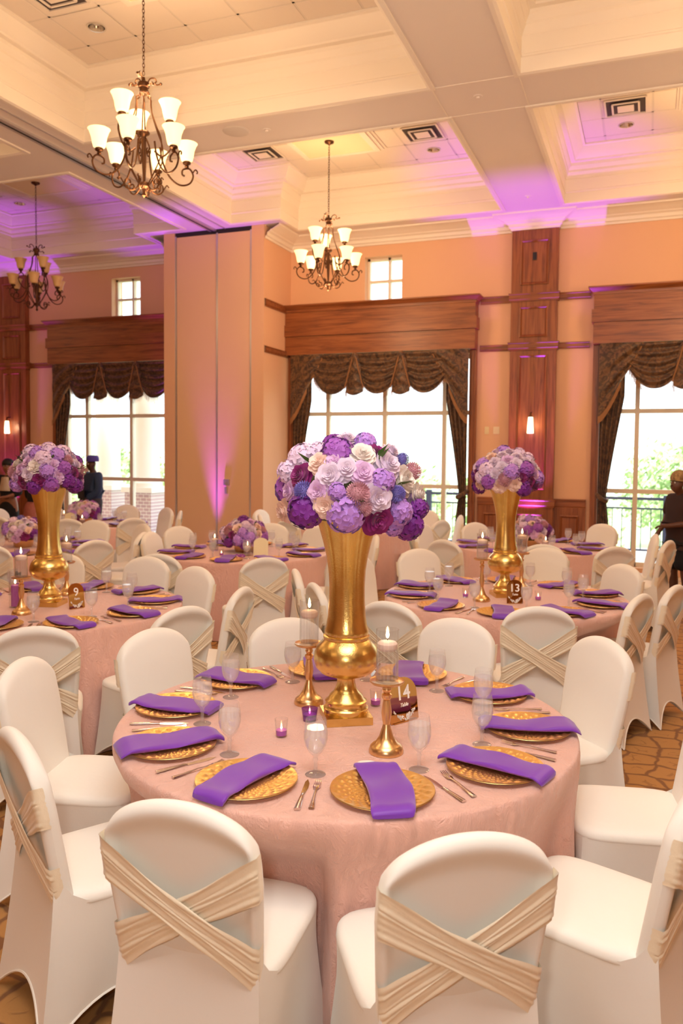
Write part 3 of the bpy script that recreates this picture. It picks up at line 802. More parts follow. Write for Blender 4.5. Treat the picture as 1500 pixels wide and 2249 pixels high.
for x, y in ((-4.39, 2.2), (.87, 2.2), (-9.62, 6.33), (-9.62, 2.2), (-15, 8), (-4.4, -2.6), (5.5, 4)):
    light('unseen_fill_lamps', 'POINT', (x, y, 5.0), 55, WARM, .3)  # added fill light: bare lamps for unseen chandeliers, no fixtures built

# ------------------------------------------------------------------ tables and cloths
ZT = .765; RT = .905
top_me = MB().lathe([(0, .725), (.895, .725), (.90, .735), (.90, .755), (0, .755)], 48).mesh('tabletop', 'oak_x')
leg_me = MB().tube([(0, 0, 0), (0, 0, .725)], .018, 8).mesh('leg', 'black')
TABLES = {  # name: centre, description, first plate angle, card angle
    'T14': ((-1.115, 2.98), 'table fourteen', -168, 8), 'T13': ((-1.0, 6.08), 'table thirteen', -10, -60), 'T9': ((-3.86, 4.43), 'table nine', -3, -10),
    'TA': ((-4.05, 7.65), 'the partition table', -4, -60), 'TR': ((-1.27, 9.55), 'the pilaster table', -40, -150),
    'TL': ((-7.75, 9.65), 'the table beside the capped man', -10, -60), 'TW': ((-6.45, 7.0), 'the table behind nine', -50, 30), 'TC': ((-3.9, 10.95), 'the centre-window table', -60, -20)}
for k, ((x, y), nm, a0, ca) in TABLES.items():
    t = thing('round_table', 'round banquet table hidden under the rose cloth of '+nm, 'table', (x, y, 0))
    put('tabletop', top_me, t)
    for q in range(4): put('leg', leg_me, t, (.25*cos(pi/4+q*pi/2), .25*sin(pi/4+q*pi/2), 0))

# ------------------------------------------------------------------ chairs
def yc(z): return -.215-(z-.44)*.19
def wback(z): return .197+.022*min(1, max(0, (z-.44)/.30))
def ztop(u): return .955-.078*abs(u)**2.1-.030*abs(u)**10
def back_mesh():
    mb = MB(); nu, nv = 33, 26
    def surf(sgn):
        def fn(a, b):
            u = sin((a-.5)*pi); v = sin(b*pi/2)
            z = .43+v*(ztop(u)-.43)
            x = u*wback(z)*(1-.05*max(0, (v-.8)/.2)**3*abs(u)**4)
            e = min(1-abs(u), (1-v)*1.15)
            s = min(1, e/.10); h = .030*sqrt(max(0, 1-(1-s)**2))
            if sgn > 0: y = yc(z)+h+.014*(1-u*u)*min(1, (1-v)*4)
            else:
                q = min(1, max(0, (e-.05)/.16)); q = q*q*(3-2*q)
                y = yc(z)-h+.020*q
            return (x, y, z)
        return fn
    mb.grid(surf(1), nu, nv); mb.grid(lambda a, b: surf(-1)(1-a, b), nu, nv)
    return mb.mesh('back_cover', 'cover', True, 60)
def seat_mesh():
    mb = MB()
    def se(t, p=5.0):
        c, s = cos(t), sin(t); r = (abs(c)**p+abs(s)**p)**(-1/p); return c*r, s*r
    rows = [(.002, .486), (.4, .485), (.75, .482), (.90, .478), (.96, .472), (.99, .463), (1.0, .452), (1.003, .444), (.99, .440)]
    def fn(u, v):
        x, y = se(2*pi*u); i = int(round(v*(len(rows)-1))); k, z = rows[i]
        return (x*k*.226, .012+y*k*.236, z)
    mb.grid(fn, 64, len(rows), closeu=True)
    return mb.mesh('seat_cover', 'cover', True, 70)
def seat_edge(x, y):
    p = 5.0; y -= .012; k = (abs(x/.226)**p+abs(y/.236)**p)**(-1/p); return Vector((x*k, .012+y*k))
FEET = [(.234, .250), (-.234, .250), (-.240, -.315), (.240, -.315)]
def skirt_mesh():
    mb = MB(); nd, nv = 21, 16
    Tp = [(.226, .248), (-.226, .248), (-.226, -.224), (.226, -.224)]
    ZR = .58; rear = lambda sx: Vector((sx*.199, yc(ZR)-.010))
    def side(i):
        a, b = FEET[i], FEET[(i+1) % 4]; ta, tb = Tp[i], Tp[(i+1) % 4]
        n = Vector((-(b[1]-a[1]), b[0]-a[0])).normalized()      # inward
        def fn(u, v):
            d = 2*u-1
            bot = Vector((a[0]+(b[0]-a[0])*u, a[1]+(b[1]-a[1])*u))
            top = seat_edge(ta[0]+(tb[0]-ta[0])*u, ta[1]+(tb[1]-ta[1])*u); zt = .446
            if i in (1, 3):                                       # sides rise to meet the backrest
                w = u if i == 1 else 1-u
                q = max(0, (w-.70)/.30); q = q*q*(3-2*q)
                top = top.lerp(rear(-1 if i == 1 else 1), q); zt = .446+(ZR-.446)*q*q
            if i == 2:
                zt = ZR; top = rear(-1).lerp(rear(1), u); top.y += .010*(1-d**4)
            hem = .006+.125*(1-d*d)**1.1
            z = zt*(1-v)+hem*v
            p = top.lerp(bot, v**1.4)
            p += n*(.055*(1-d*d)*v*(1-.3*v))
            return (p.x, p.y, z)
        return fn
    for i in range(4): mb.grid(side(i), nd, nv)
    return mb.mesh('skirt', 'cover', True, 50)
def sash_mesh(flip, lift):
    mb = MB()
    def fn(u, v):
        s = -.10+1.20*u; q = v-.5; sc = min(1, max(0, s))
        zc = .775-.265*sc; w = .135-.035*sin(pi*sc)
        z = zc+q*w
        hw = wback(z)-.003
        x = -hw+2*hw*sc; y = yc(z)-.0335-lift*sin(pi*sc)
        if s < 0: y += -s*.36; x -= .004
        if s > 1: y += (s-1)*.36; x += .004
        y -= .0042*abs(sin(q*pi*7.0+3.0*sc+.9*sin(sc*5)+.5*sin(q*9)))*(.55+.45*sin(q*13+sc*4))
        z += .002*sin(sc*17+q*23)
        return (x if not flip else -x, y, z)
    mb.grid(fn, 30, 56)
    return mb.mesh('sash_band', 'sash', True, 80)
bk, st, sk = back_mesh(), seat_mesh(), skirt_mesh(); s1, s2m = sash_mesh(False, .012), sash_mesh(True, .004)
hem_me = MB()
for a, b in [(FEET[i], FEET[(i+1) % 4]) for i in range(4)]:
    n = Vector((-(b[1]-a[1]), b[0]-a[0])).normalized(); pts = []
    for i in range(17):
        u = i/16; d = 2*u-1
        p = Vector((a[0]+(b[0]-a[0])*u, a[1]+(b[1]-a[1])*u))+n*.0385*(1-d*d)
        pts.append((p.x, p.y, .008+.125*(1-d*d)**1.1))
    hem_me.tube(pts, .0045, 5)
hem_me = hem_me.mesh('hem', 'cover')
ORD = ['', 'first', 'second', 'third', 'fourth', 'fifth', 'sixth', 'seventh', 'eighth', 'ninth', 'tenth']
def clock(tb, a):
    (c, nm, a0, ca) = TABLES[tb]
    return (ca-a) % 360
CHAIRS = []
def chair(tb, a, r, turn=0, label=None):
    (cx, cy), nm, _, _ = TABLES[tb]
    x, y = cx+r*cos(radians(a)), cy+r*sin(radians(a))
    CHAIRS.append((tb, a, x, y, a+90+turn))
def chair_px(tb, px, py, turn=0):
    (cx, cy), nm, _, _ = TABLES[tb]
    p = at_z(px, py, .95); d = Vector((cx-p.x, cy-p.y)); a = math.degrees(atan2(-d.y, -d.x))
    f = a+180+turn
    CHAIRS.append((tb, a, p.x+.312*cos(radians(f)), p.y+.312*sin(radians(f)), f-90))
# chairs placed from the top of their backs
for px, py, tn in ((385, 1760, 4), (1035, 1833, 0), (55, 1447, 0), (335, 1383, 0), (620, 1359, 6), (1020, 1361, 0), (1312, 1400, -8)): chair_px('T14', px, py, tn)
for a, r, tn in ((-126, .95, 4), (13, 1.12, 0), (-25, 1.10, 6)): chair('T14', a, r, tn)
for px, py, tn in ((850, 1322, 0), (1185, 1333, 0), (1200, 1203, 0), (918, 1206, 0), (1372, 1240, 0), (1410, 1306, 14), (1486, 1286, -12), (648, 1251, 8), (692, 1282, -8)): chair_px('T13', px, py, tn)
chair('T13', 163, 1.1, 0)
for px, py, tn in ((75, 1377, 0), (405, 1333, 0), (325, 1223, 0), (434, 1245, 14), (533, 1291, 0)): chair_px('T9', px, py, tn)
for a, r, tn in ((128, 1.12, 0), (-88, 1.12, 0)): chair('T9', a, r, tn)
for px, py, tn in ((582, 1225, 14), (347, 1217, 0), (322, 1167, 0), (385, 1157, 0), (604, 1150, 0), (693, 1156, 0)): chair_px('TA', px, py, tn)
for a, r, tn in ((22, 1.12, 0), (-20, 1.14, 0)): chair('TA', a, r, tn)
for px, py, tn in ((1042, 1148, 0), (1325, 1151, 0), (1352, 1201, 0), (1193, 1196, 0), (975, 1186, 0), (1442, 1174, 0), (1470, 1187, 0)): chair_px('TR', px, py, tn)
for a, r, tn in ((170, 1.1, 0), (206, 1.1, 0), (100, 1.1, 0)): chair('TR', a, r, tn)
for px, py, tn in ((280, 1109, 0), (292, 1138, 0), (368, 1115, 0), (397, 1122, 0)): chair_px('TL', px, py, tn)
for a, r, tn in ((-60, 1.12, 0), (-98, 1.15, 0), (150, 1.15, 0), (190, 1.1, 0)): chair('TL', a, r, tn)
for a, r, tn in ((-60, 1.12, 0), (-20, 1.12, 0), (16, 1.12, 0), (60, 1.12, 0), (133, 1.18, 0), (96, 1.12, 0)): chair('TW', a, r, tn)
for a, r, tn in ((-110, 1.2, 0), (-72, 1.2, 0), (-20, 1.1, 0), (20, 1.15, 0), (-150, 1.15, 0), (175, 1.4, 0), (130, 1.2, 0), (60, 1.1, 0)): chair('TC', a, r, tn)
def footprint(c):
    x, y, r = c[2], c[3], radians(c[4])
    return [(x+a*cos(r)-b*sin(r), y+a*sin(r)+b*cos(r)) for a, b in ((.236, .252), (-.236, .252), (-.236, -.318), (.236, -.318))]
def clash(p, q):
    best = (9, None)
    for P, Q in ((p, q), (q, p)):
        for i in range(4):
            e = Vector(P[(i+1) % 4])-Vector(P[i]); n = Vector((-e.y, e.x)).normalized()
            A = [n.dot(Vector(v)) for v in p]; B = [n.dot(Vector(v)) for v in q]
            o = min(max(A), max(B))-max(min(A), min(B))
            if o <= 0: return None
            if o < best[0]: best = (o, n if sum(B) > sum(A) else -n)
    return best
for it in range(40):                     # nudge apart chairs that would touch
    moved = False
    for i in range(len(CHAIRS)):
        for j in range(i):
            a, b = CHAIRS[j], CHAIRS[i]
            if (a[2]-b[2])**2+(a[3]-b[3])**2 > .6: continue
            h = clash(footprint(a), footprint(b))
            if h:
                d = h[1]*(h[0]*.5+.002); moved = True
                CHAIRS[j] = a[:2]+(a[2]-d.x, a[3]-d.y, a[4]); CHAIRS[i] = b[:2]+(b[2]+d.x, b[3]+d.y, b[4])
    if not moved: break
def cloth_mesh(seed, tb, rot):
    (tx, ty) = TABLES[tb][0]
    near = []
    for c in CHAIRS:
        if c[0] == tb and (c[2]-tx)**2+(c[3]-ty)**2 < 1.9:
            dx, dy = c[2]-tx, c[3]-ty
            near.append((dx*cos(-rot)-dy*sin(-rot), dx*sin(-rot)+dy*cos(-rot), radians(c[4])-rot))
    rnd = random.Random(seed); ph = [rnd.uniform(0, 6.28) for _ in range(8)]
    def fold(t, v):
        t2 = t+.05*sin(3*t+ph[5])*v
        a = sin(9*t2+ph[0])*.5+sin(14*t2+ph[1])*.55+sin(23*t2+ph[2])*.30
        s = .5+.5*sin(2*t+ph[3])
        return (max(a, -.35)*.5+.15*sin(5*t+ph[4]))*(.35+.65*s)
    rows = [(0.0, 0), (.35, 0), (.65, 0), (.80, 0), (.87, 0), (.893, -.0008), (.901, -.004), (.905, -.012)]
    mb = MB(); n = 300
    def fn(u, v):
        t = 2*pi*u; k = v*(len(rows)+23)
        i = int(round(k))
        if i < len(rows):
            r, z = rows[i]; return (max(r, .001)*cos(t), max(r, .001)*sin(t), ZT+z)
        q = (i-len(rows)+1)/24
        f = fold(t, q)
        r = RT+.02*q+.10*q*f*(1 if f > 0 else .7)+.015*q*q
        z = (ZT-.012)*(1-q)+.006
        # the cloth gives way in front of the seats pushed under it
        for cx_, cy_, rz_ in near:
            lx, ly = r*cos(t)-cx_, r*sin(t)-cy_
            ax = lx*cos(rz_)+ly*sin(rz_); ay = -lx*sin(rz_)+ly*cos(rz_)
            if abs(ax) < .36 and ay < .40:
                need = .262-ay
                w = 1-max(0, (abs(ax)-.235)/.125); w = w*w*(3-2*w) if w < 1 else 1
                h = min(1, max(0, (.735-z)/.235)); h = h*h*(3-2*h)
                if need > 0: r -= need*w*h
        return (r*cos(t), r*sin(t), z)
    mb.grid(fn, n, len(rows)+24, closeu=True)
    return mb.mesh('tablecloth', 'rose_cloth', True, 70)
for k, ((x, y), nm, a0, ca) in TABLES.items():
    rot = 0
    c = put('tablecloth', cloth_mesh(4 if k == 'T14' else 11+int(x*7), k, rot), None, (x, y, 0), (0, 0, rot))
    tag(c, 'crinkled rose pink floor-length tablecloth on '+nm, 'tablecloth')
proto = thing('banquet_chair', 'x', 'chair')
put('back_cover', bk, proto); put('seat_cover', st, proto)
so = put('skirt', sk, proto); put('hem', hem_me, so)
for me in (s1, s2m):
    b = put('sash_band', me, proto); b['label'] = 'pleated ivory sash band'
first = True
for tb in TABLES:
    L = sorted([c for c in CHAIRS if c[0] == tb], key=lambda c: clock(tb, c[1]))
    for i, (_, a, x, y, rz) in enumerate(L):
        o = proto if first else copy_tree(proto); first = False
        o.location = (x, y, 0); o.rotation_euler = (0, 0, radians(rz))
        o['label'] = 'cream sashed chair, %s clockwise from the card at %s' % (ORD[i+1], TABLES[tb][1])
        o['group'] = 'covered banquet chairs'

# ------------------------------------------------------------------ place settings
def charger_mesh():
    mb = MB(); nt, nr = 200, 30
    def fn(u, v):
        t = 2*pi*u; r = .004+.161*v
        base = .006 if r < .095 else .006+.013*((r-.095)/.07)**1.2
        lr = math.log(r/.165)
        h = (.5+.5*cos(22*t+22*lr))*(.5+.5*cos(22*t-22*lr)); amp = .0048*min(1, r/.09)*min(1, (1-v)/.10)
        return (r*cos(t), r*sin(t), base+h*amp+(.001 if v > .97 else 0))
    mb.grid(fn, nt, nr, closeu=True)
    mb.lathe([(.165, .0185), (.166, .017), (.10, .001), (0, .001)], 60)
    return mb.mesh('charger', 'gold_charger', True, 80)
def napkin_mesh(seed):
    rnd = random.Random(seed); bend = rnd.uniform(-.03, .03); k0 = rnd.uniform(-.02, .02); sk_ = rnd.uniform(-.3, .3); up = rnd.uniform(0, .008)
    mb = MB(); ns = 34; ring = 20
    def fn(u, v):
        s = -.185+.375*v
        w = .066+.006*sin(3*v+seed)+.006*v
        a = 2*pi*u; cx, cz = cos(a), sin(a)
        qx = math.copysign(abs(cx)**.35, cx)*w; qz = math.copysign(abs(cz)**.7, cz)*.0085
        d = abs(s)-.150
        z = .026-.009*max(0, 1-(s/.155)**2)+up*sin(pi*v)*(1 if qx > 0 else .3)
        if d > 0: z -= min(.017, d*d*9)
        z = max(z, .0105)
        taper = 1-.25*max(0, (abs(s)-.17)/.02)**2*.3
        z2 = z+qz*taper+.0022*sin(qx*90+s*30+seed)*(cz > 0)+.003*sin(s*26+seed)*(cz > 0)
        return (qx*taper+bend*sin(pi*v)+sk_*.03*s, s, max(z2+.0025, .003))
    mb.grid(fn, ring, ns, closeu=True)
    n0 = len(mb.v)-ring*ns
    mb.f.append(tuple(range(ring-1, -1, -1))); mb.f.append(tuple(ring*(ns-1)+i for i in range(ring)))
    return mb.mesh('napkin', 'napkin', True, 60)
GOB = [(0, 0), (.034, 0), (.035, .002), (.030, .005), (.010, .010), (.0065, .016), (.0062, .045), (.009, .052), (.0065, .058), (.010, .066), (.024, .080), (.034, .098), (.0395, .122), (.0395, .145), (.036, .170), (.033, .190)]
GIN = [(.0322, .190), (.0350, .170), (.0383, .145), (.0383, .122), (.033, .100), (.022, .083), (.008, .072), (0, .071)]
gob_me = MB().lathe(GOB, 28).mesh('goblet', 'glass_goblet')
wat_me = MB().lathe([(0, .0722), (.0075, .073), (.0212, .0842), (.0322, .1008), (.0374, .122), (.0374, .145), (.0355, .160), (0, .160)], 28).mesh('water', 'water_iced')
def fork_mesh():
    mb = MB()
    mb.tube([(0, -.10, .006), (0, -.095, .005), (0, -.05, .006), (0, 0, .009), (0, .035, .007), (0, .05, .005)], [.0095, .0095, .006, .0036, .004, .008], 8, .35)
    mb.tube([(0, .045, .005), (0, .058, .004), (0, .066, .005)], [.009, .0125, .0125], 8, .22)
    for i in range(4):
        x = -.0093+i*.0062; mb.tube([(x, .062, .005), (x, .085, .005), (x*.95, .105, .010)], [.0022, .0019, .0012], 5)
    return mb.mesh('fork', 'steel')
def knife_mesh():
    mb = MB()
    mb.tube([(0, -.115, .006), (0, -.11, .006), (0, -.05, .006), (0, -.005, .006), (0, .0, .005)], [.0095, .0098, .0072, .005, .004], 8, .42)
    mb.add([(-.006, 0, .001), (.006, 0, .001), (.0105, .05, .001), (.009, .085, .001), (.0, .115, .001), (-.006, .09, .001), (-.006, 0, .0045), (.006, 0, .003), (.0105, .05, .002), (.009, .085, .002), (0, .115, .003), (-.006, .09, .0045)],
           [(5, 4, 3, 2, 1, 0), (6, 7, 8, 9, 10, 11)]+[(i, (i+1) % 6, (i+1) % 6+6, i+6) for i in range(6)])
    return mb.mesh('knife', 'steel')
ch_me, fk_me, kn_me = charger_mesh(), fork_mesh(), knife_mesh(); nap_me = [napkin_mesh(s) for s in (1, 2, 5, 8)]
def setting(tb, i, a, n):
    (cx, cy), nm, a0, ca = TABLES[tb]; rnd = random.Random(int(cx*100)+i*7)
    P = lambda ang, r: Vector((cx+r*cos(radians(ang)), cy+r*sin(radians(ang)), ZT))
    p = P(a, .715)
    if not in_frame(p, 100, 40): return
    w = '%s clockwise from the card on %s' % (ORD[n], nm)
    o = put('charger_plate', ch_me, None, p, (0, 0, rnd.uniform(0, 6))); tag(o, 'gold beaded charger, '+w, 'plate', 'charger plates')
    o = put('napkin', nap_me[(i*3+len(tb)) % 4], None, p, (0, 0, radians(a-90+{0: -10, 1: 0, 2: -5, 3: -2, 4: 8, 5: 6, 6: -22, 7: 24, 8: 2, 9: 18}[i])))
    tag(o, 'folded purple napkin, '+w, 'napkin', 'purple napkins')
    gp = P(a+16.5, .57)
    if in_frame(gp, 40, 40):
        g = put('water_goblet', gob_me, None, gp); tag(g, 'water goblet, '+w, 'goblet', 'water goblets')
        put('water', wat_me, g)
    if tb in ('T14', 'T13', 'T9'):
        for nme, me, da, tn in (('fork', fk_me, -16.2, 0), ('knife', kn_me, 15.6, 0)):
            q = P(a+da+rnd.uniform(-.8, .8), .735)
            if not in_frame(q): continue
            o = put(nme, me, None, q, (0, 0, radians(a+da+90+rnd.uniform(-9, 9)))); tag(o, 'steel dinner %s, %s' % (nme, w), nme, 'dinner '+('forks' if nme == 'fork' else 'knives'))
for tb, ((cx, cy), nm, a0, ca) in TABLES.items():
    L = [a0+36*i for i in range(10)]
    order = sorted(range(10), key=lambda i: clock(tb, L[i]))
    for i, a in enumerate(L):
        if tb == 'TC' and not (-90 < ((a+180) % 360-180) < 60): continue
        setting(tb, i, a, order.index(i)+1)

# ------------------------------------------------------------------ flowers
def rose_mesh(name, full=1.0, spread=1.0):
    mb = MB(); rnd = random.Random(len(name)*3+int(full*10))
    LAY = [(3, .03, .44, 3, 1.3, .34), (4, .09, .50, 7, 1.05, .28), (5, .16, .54, 13, .95, .20), (6, .25, .58, 24*spread, .80, .10), (6, .34, .60, 40*spread, .75, -.02), (7, .41, .60, 58*spread, .68, -.12), (7, .44, .62, 76*spread, .66, -.22)]
    for li, (n, r0, L, psi, w, z0) in enumerate(LAY):
        for k in range(n):
            th = 2*pi*k/n+li*.7+rnd.uniform(-.15, .15); ps = radians(psi+rnd.uniform(-6, 6)); l = L*rnd.uniform(.9, 1.1)
            def fn(u, v):
                s = 2*u-1; b = v*(1-.22*s*s)
                rho = r0*(.35+.65*min(1, v*2))+l*b*sin(ps)+.10*b**4
                z = z0+l*b*cos(ps)-.10*b**4-.05*s*s*b
                z += .025*sin(5*s+th*3)*b**2
                an = th+s*w*(.45+.55*sin(pi*min(1, .15+.8*b)))
                return (rho*cos(an)*full, rho*sin(an)*full, z)
            mb.grid(fn, 6, 6)
    mb.ball((0, 0, 0), .42, 8, (1, 1, .8))
    return mb
def hydrangea_mesh():
    mb = MB(); rnd = random.Random(5); n = 32
    for i in range(n):
        z = 1-1.35*(i+.5)/n; q = sqrt(max(0, 1-z*z)); a = i*2.39996
        d = Vector((q*cos(a), q*sin(a), z)); e = d.orthogonal().normalized(); f = d.cross(e)
        ph = rnd.uniform(0, pi/2); c = d*(.84+rnd.uniform(-.08, .12)); s = .36*rnd.uniform(.85, 1.15)
        for k in range(4):
            g = ph+k*pi/2; u = e*cos(g)+f*sin(g); v = d.cross(u)
            mb.add([c, c+u*s*.45+v*s*.42+d*.06, c+u*s*.95+v*s*.30+d*.04, c+u*s*1.12+d*.0, c+u*s*.95-v*s*.30+d*.04, c+u*s*.45-v*s*.42+d*.06, c+u*s*.6+d*.0], [(0, 6, 1), (1, 6, 2), (2, 6, 3), (3, 6, 4), (4, 6, 5), (5, 6, 0)])
    mb.ball((0, 0, 0), .62, 10)
    return mb
def pompom_mesh():
    mb = MB(); n = 170
    for i in range(n):
        z = 1-1.5*(i+.5)/n; q = sqrt(max(0, 1-z*z)); a = i*2.39996
        d = Vector((q*cos(a), q*sin(a), z)); e = d.orthogonal().normalized(); f = d.cross(e); s = .075
        t = d*1.0+Vector((0, 0, .05))
        mb.add([d*.55+e*s*.5, d*.85+f*s, t, d*.85-f*s, d*.80-e*s*.9], [(0, 1, 2), (0, 2, 3), (1, 4, 2), (4, 3, 2)])
    mb.ball((0, 0, 0), .62, 10)
    return mb
FM = {}
def flower(kind, colr):
    k = (kind, colr)
    if k not in FM:
        mb = {'rose': lambda: rose_mesh('rose'), 'bud': lambda: rose_mesh('bud', .72, .45), 'peony': lambda: rose_mesh('peony', 1.08, .8), 'hydrangea': hydrangea_mesh, 'pompom': pompom_mesh}[kind]()
        FM[k] = mb.mesh(kind, 'fl_'+colr, True, 80)
    return FM[k]
def add_flower(par, kind, colr, p, nrm, size, rnd):
    q = Vector(nrm).to_track_quat('Z', 'Y') @ Matrix.Rotation(rnd.uniform(0, 6.28), 3, 'Z').to_quaternion()
    nm = {'rose': 'rose', 'bud': 'rose_bud', 'peony': 'peony', 'hydrangea': 'hydrangea', 'pompom': 'pompom_chrysanthemum'}[kind]
    put(nm, flower(kind, colr), par, p, q.to_euler(), size)
KIND = {'lilac_white': 'rose', 'pinklilac': 'rose', 'plum': 'rose', 'blush': 'rose', 'cream': 'peony', 'purple': 'hydrangea', 'deep': 'hydrangea', 'violet': 'hydrangea', 'pinkwhite': 'hydrangea', 'blue': 'pompom', 'dustypink': 'pompom'}
MIX = ['lilac_white']*6+['pinklilac']*6+['blush']*2+['cream']*2+['plum']*2+['purple']*2+['deep']*3+['violet']*3+['pinkwhite']*3+['blue', 'dustypink', 'dustypink']
def arrangement(x, y, zc, R, label, seed, given=(), n=64, zlow=-.35, sc=1.0):
    rnd = random.Random(seed); t = thing('flower_arrangement', label, 'flowers', (x, y, zc)); used = []
    MB().ball((0, 0, 0), R*.66, 16, (1, 1, .8)).build('foam_core', 'stem', t)
    for colr, px, py, wpx in given:
        d = ray(px, py); o = Vector((0, 0, HCAM))-Vector((x, y, zc)); k = Vector((1, 1, 1/.86))
        dd = Vector((d.x, d.y, d.z*k.z)); oo = Vector((o.x, o.y, o.z*k.z))
        A, B, C = dd.dot(dd), oo.dot(dd), oo.dot(oo)-(R*.93)**2; D = B*B-A*C
        tt = (-B-sqrt(D))/A if D > 0 else -B/A
        p = o+d*tt; nrm = Vector((p.x, p.y, p.z*1.1)).normalized(); size = wpx*.2333/2*tt/FPX*1.25
        nrm = (nrm*1.0-d.normalized()*.35).normalized()
        add_flower(t, 'bud' if colr == 'pinklilac' and wpx < 80 else KIND[colr], colr, p-nrm*size*.25, nrm, size, rnd); used.append(p)
    for i in range(n):
        z = 1-(1-zlow)*(i+.5)/n; q = sqrt(1-z*z); a = i*2.39996+seed
        nrm = Vector((q*cos(a), q*sin(a), z)); p = Vector((nrm.x*R*.90, nrm.y*R*.90, nrm.z*R*.80))
        size = R*rnd.uniform(.20, .25)*sc
        if any((p-u).length < R*.36 for u in used): continue
        colr = rnd.choice(MIX)
        if z < -.05: colr = rnd.choice(['deep', 'plum', 'violet', 'deep', 'purple', 'blush', 'pinklilac'])
        add_flower(t, KIND[colr], colr, p, nrm, size*(1.1 if KIND[colr] == 'hydrangea' else 1), rnd)
    for i in range(14):
        a = rnd.uniform(0, 6.28); z = rnd.uniform(-.2, .8); q = sqrt(1-z*z); nrm = Vector((q*cos(a), q*sin(a), z))
        lf = MB().add([(0, 0, 0), (.018, .03, .006), (0, .075, .0), (-.018, .03, .006), (0, .035, -.004)], [(0, 1, 4), (1, 2, 4), (2, 3, 4), (3, 0, 4)])
        lf.build('leaf', 'leaf', t, nrm*R*.80, nrm.to_track_quat('Y', 'Z').to_euler())
    return t
CR3 = lambda L: [(c, 600+a*.23333, 940+b*.23333, w) for c, a, b, w in L]
G14 = CR3([('plum', 240, 440, 200), ('lilac_white', 525, 445, 220), ('lilac_white', 690, 378, 190), ('pinklilac', 850, 415, 200), ('lilac_white', 1095, 335, 240), ('lilac_white', 985, 660, 250), ('plum', 985, 865, 270), ('pinklilac', 420, 600, 190), ('blush', 490, 735, 210), ('blush', 85, 790, 190),
           ('pinklilac', 140, 590, 160), ('blush', 425, 315, 190), ('pinklilac', 575, 305, 160), ('lilac_white', 1320, 775, 180), ('pinklilac', 1310, 640, 140), ('plum', 985, 230, 190), ('lilac_white', 1120, 205, 150), ('lilac_white', 690, 95, 190),
           ('purple', 600, 215, 260), ('deep', 280, 790, 280), ('violet', 680, 825, 300), ('violet', 1200, 795, 230), ('violet', 1040, 495, 200), ('pinkwhite', 260, 265, 240), ('pinkwhite', 130, 400, 190), ('deep', 1300, 930, 240), ('deep', 1385, 760, 170), ('violet', 870, 125, 180), ('violet', 600, 600, 150), ('violet', 1140, 930, 170),
           ('cream', 840, 235, 210), ('cream', 1240, 490, 270), ('cream', 1380, 620, 170), ('blue', 275, 590, 165), ('blue', 1180, 620, 140), ('dustypink', 800, 625, 210), ('dustypink', 845, 745, 170), ('blue', 1230, 285, 110), ('pinkwhite', 420, 200, 150), ('dustypink', 1330, 400, 150)])
# pedestal vases
VASE = [(.0, .03), (.088, .03), (.090, .05), (.083, .056), (.080, .072), (.084, .078), (.072, .086), (.066, .10), (.050, .115), (.042, .13), (.036, .155), (.037, .168), (.060, .178), (.100, .192), (.122, .215), (.131, .245), (.128, .272), (.118, .298), (.100, .318), (.090, .328), (.093, .334), (.093, .342), (.086, .346), (.088, .352), (.088, .362),
        (.082, .38), (.076, .42), (.072, .48), (.071, .54), (.074, .60), (.083, .66), (.097, .72), (.113, .775), (.128, .82), (.132, .835), (.126, .838), (.105, .79), (.06, .70), (0, .68)]
def vase_thing(x, y, label, rz):
    t = thing('pedestal_vase', label, 'vase', (x, y, ZT+.001), rz)
    MB().box(-.092, .092, -.092, .092, 0, .031).build('square_base', 'gold', t, smooth=False)
    mb = MB(); mb.lathe(VASE, 64)
    # gentle vertical fluting on the flared neck
    mb.v = [(x*(1+.012*cos(10*atan2(y, x))*min(1, max(0, (z-.42)/.2))), y*(1+.012*cos(10*atan2(y, x))*min(1, max(0, (z-.42)/.2))), z) for x, y, z in mb.v]
    mb.build('body', 'gold', t, angle=50)
for tb, rz in (('T14', .55), ('T13', .45), ('T9', .3)):
    (x, y), nm, _, _ = TABLES[tb]
    vase_thing(x, y, 'tall hammered gold pedestal vase in the middle of '+nm, rz)
x, y = TABLES['T14'][0]; arrangement(x, y, 1.665, .262, 'dome of lilac, plum and blush flowers in the gold vase on table fourteen', 3, G14, 70, -.45)
x, y = TABLES['T13'][0]; arrangement(x, y, 1.66, .240, 'dome of lilac and plum flowers in the gold vase on table thirteen', 9, (), 66, -.40)
x, y = TABLES['T9'][0]; arrangement(x, y, 1.66, .230, 'dome of lilac and plum flowers in the gold vase on table nine', 21, (), 66, -.40)
def low_flowers(tb, R, seed):
    (x, y), nm, _, _ = TABLES[tb]
    t = arrangement(x, y, ZT+.15, R, 'low mound of pink and lilac flowers on '+nm, seed, (), 44, -.30, 1.15)
    MB().lathe([(0, -.148), (.09, -.148), (.10, -.13), (.11, -.07), (.10, -.06), (0, -.08)], 24).build('bowl', 'gold_soft', t)
for tb, R, sd in (('TA', .23, 5), ('TR', .22, 6), ('TL', .21, 7), ('TC', .2, 8), ('TW', .2, 11)): low_flowers(tb, R, sd)

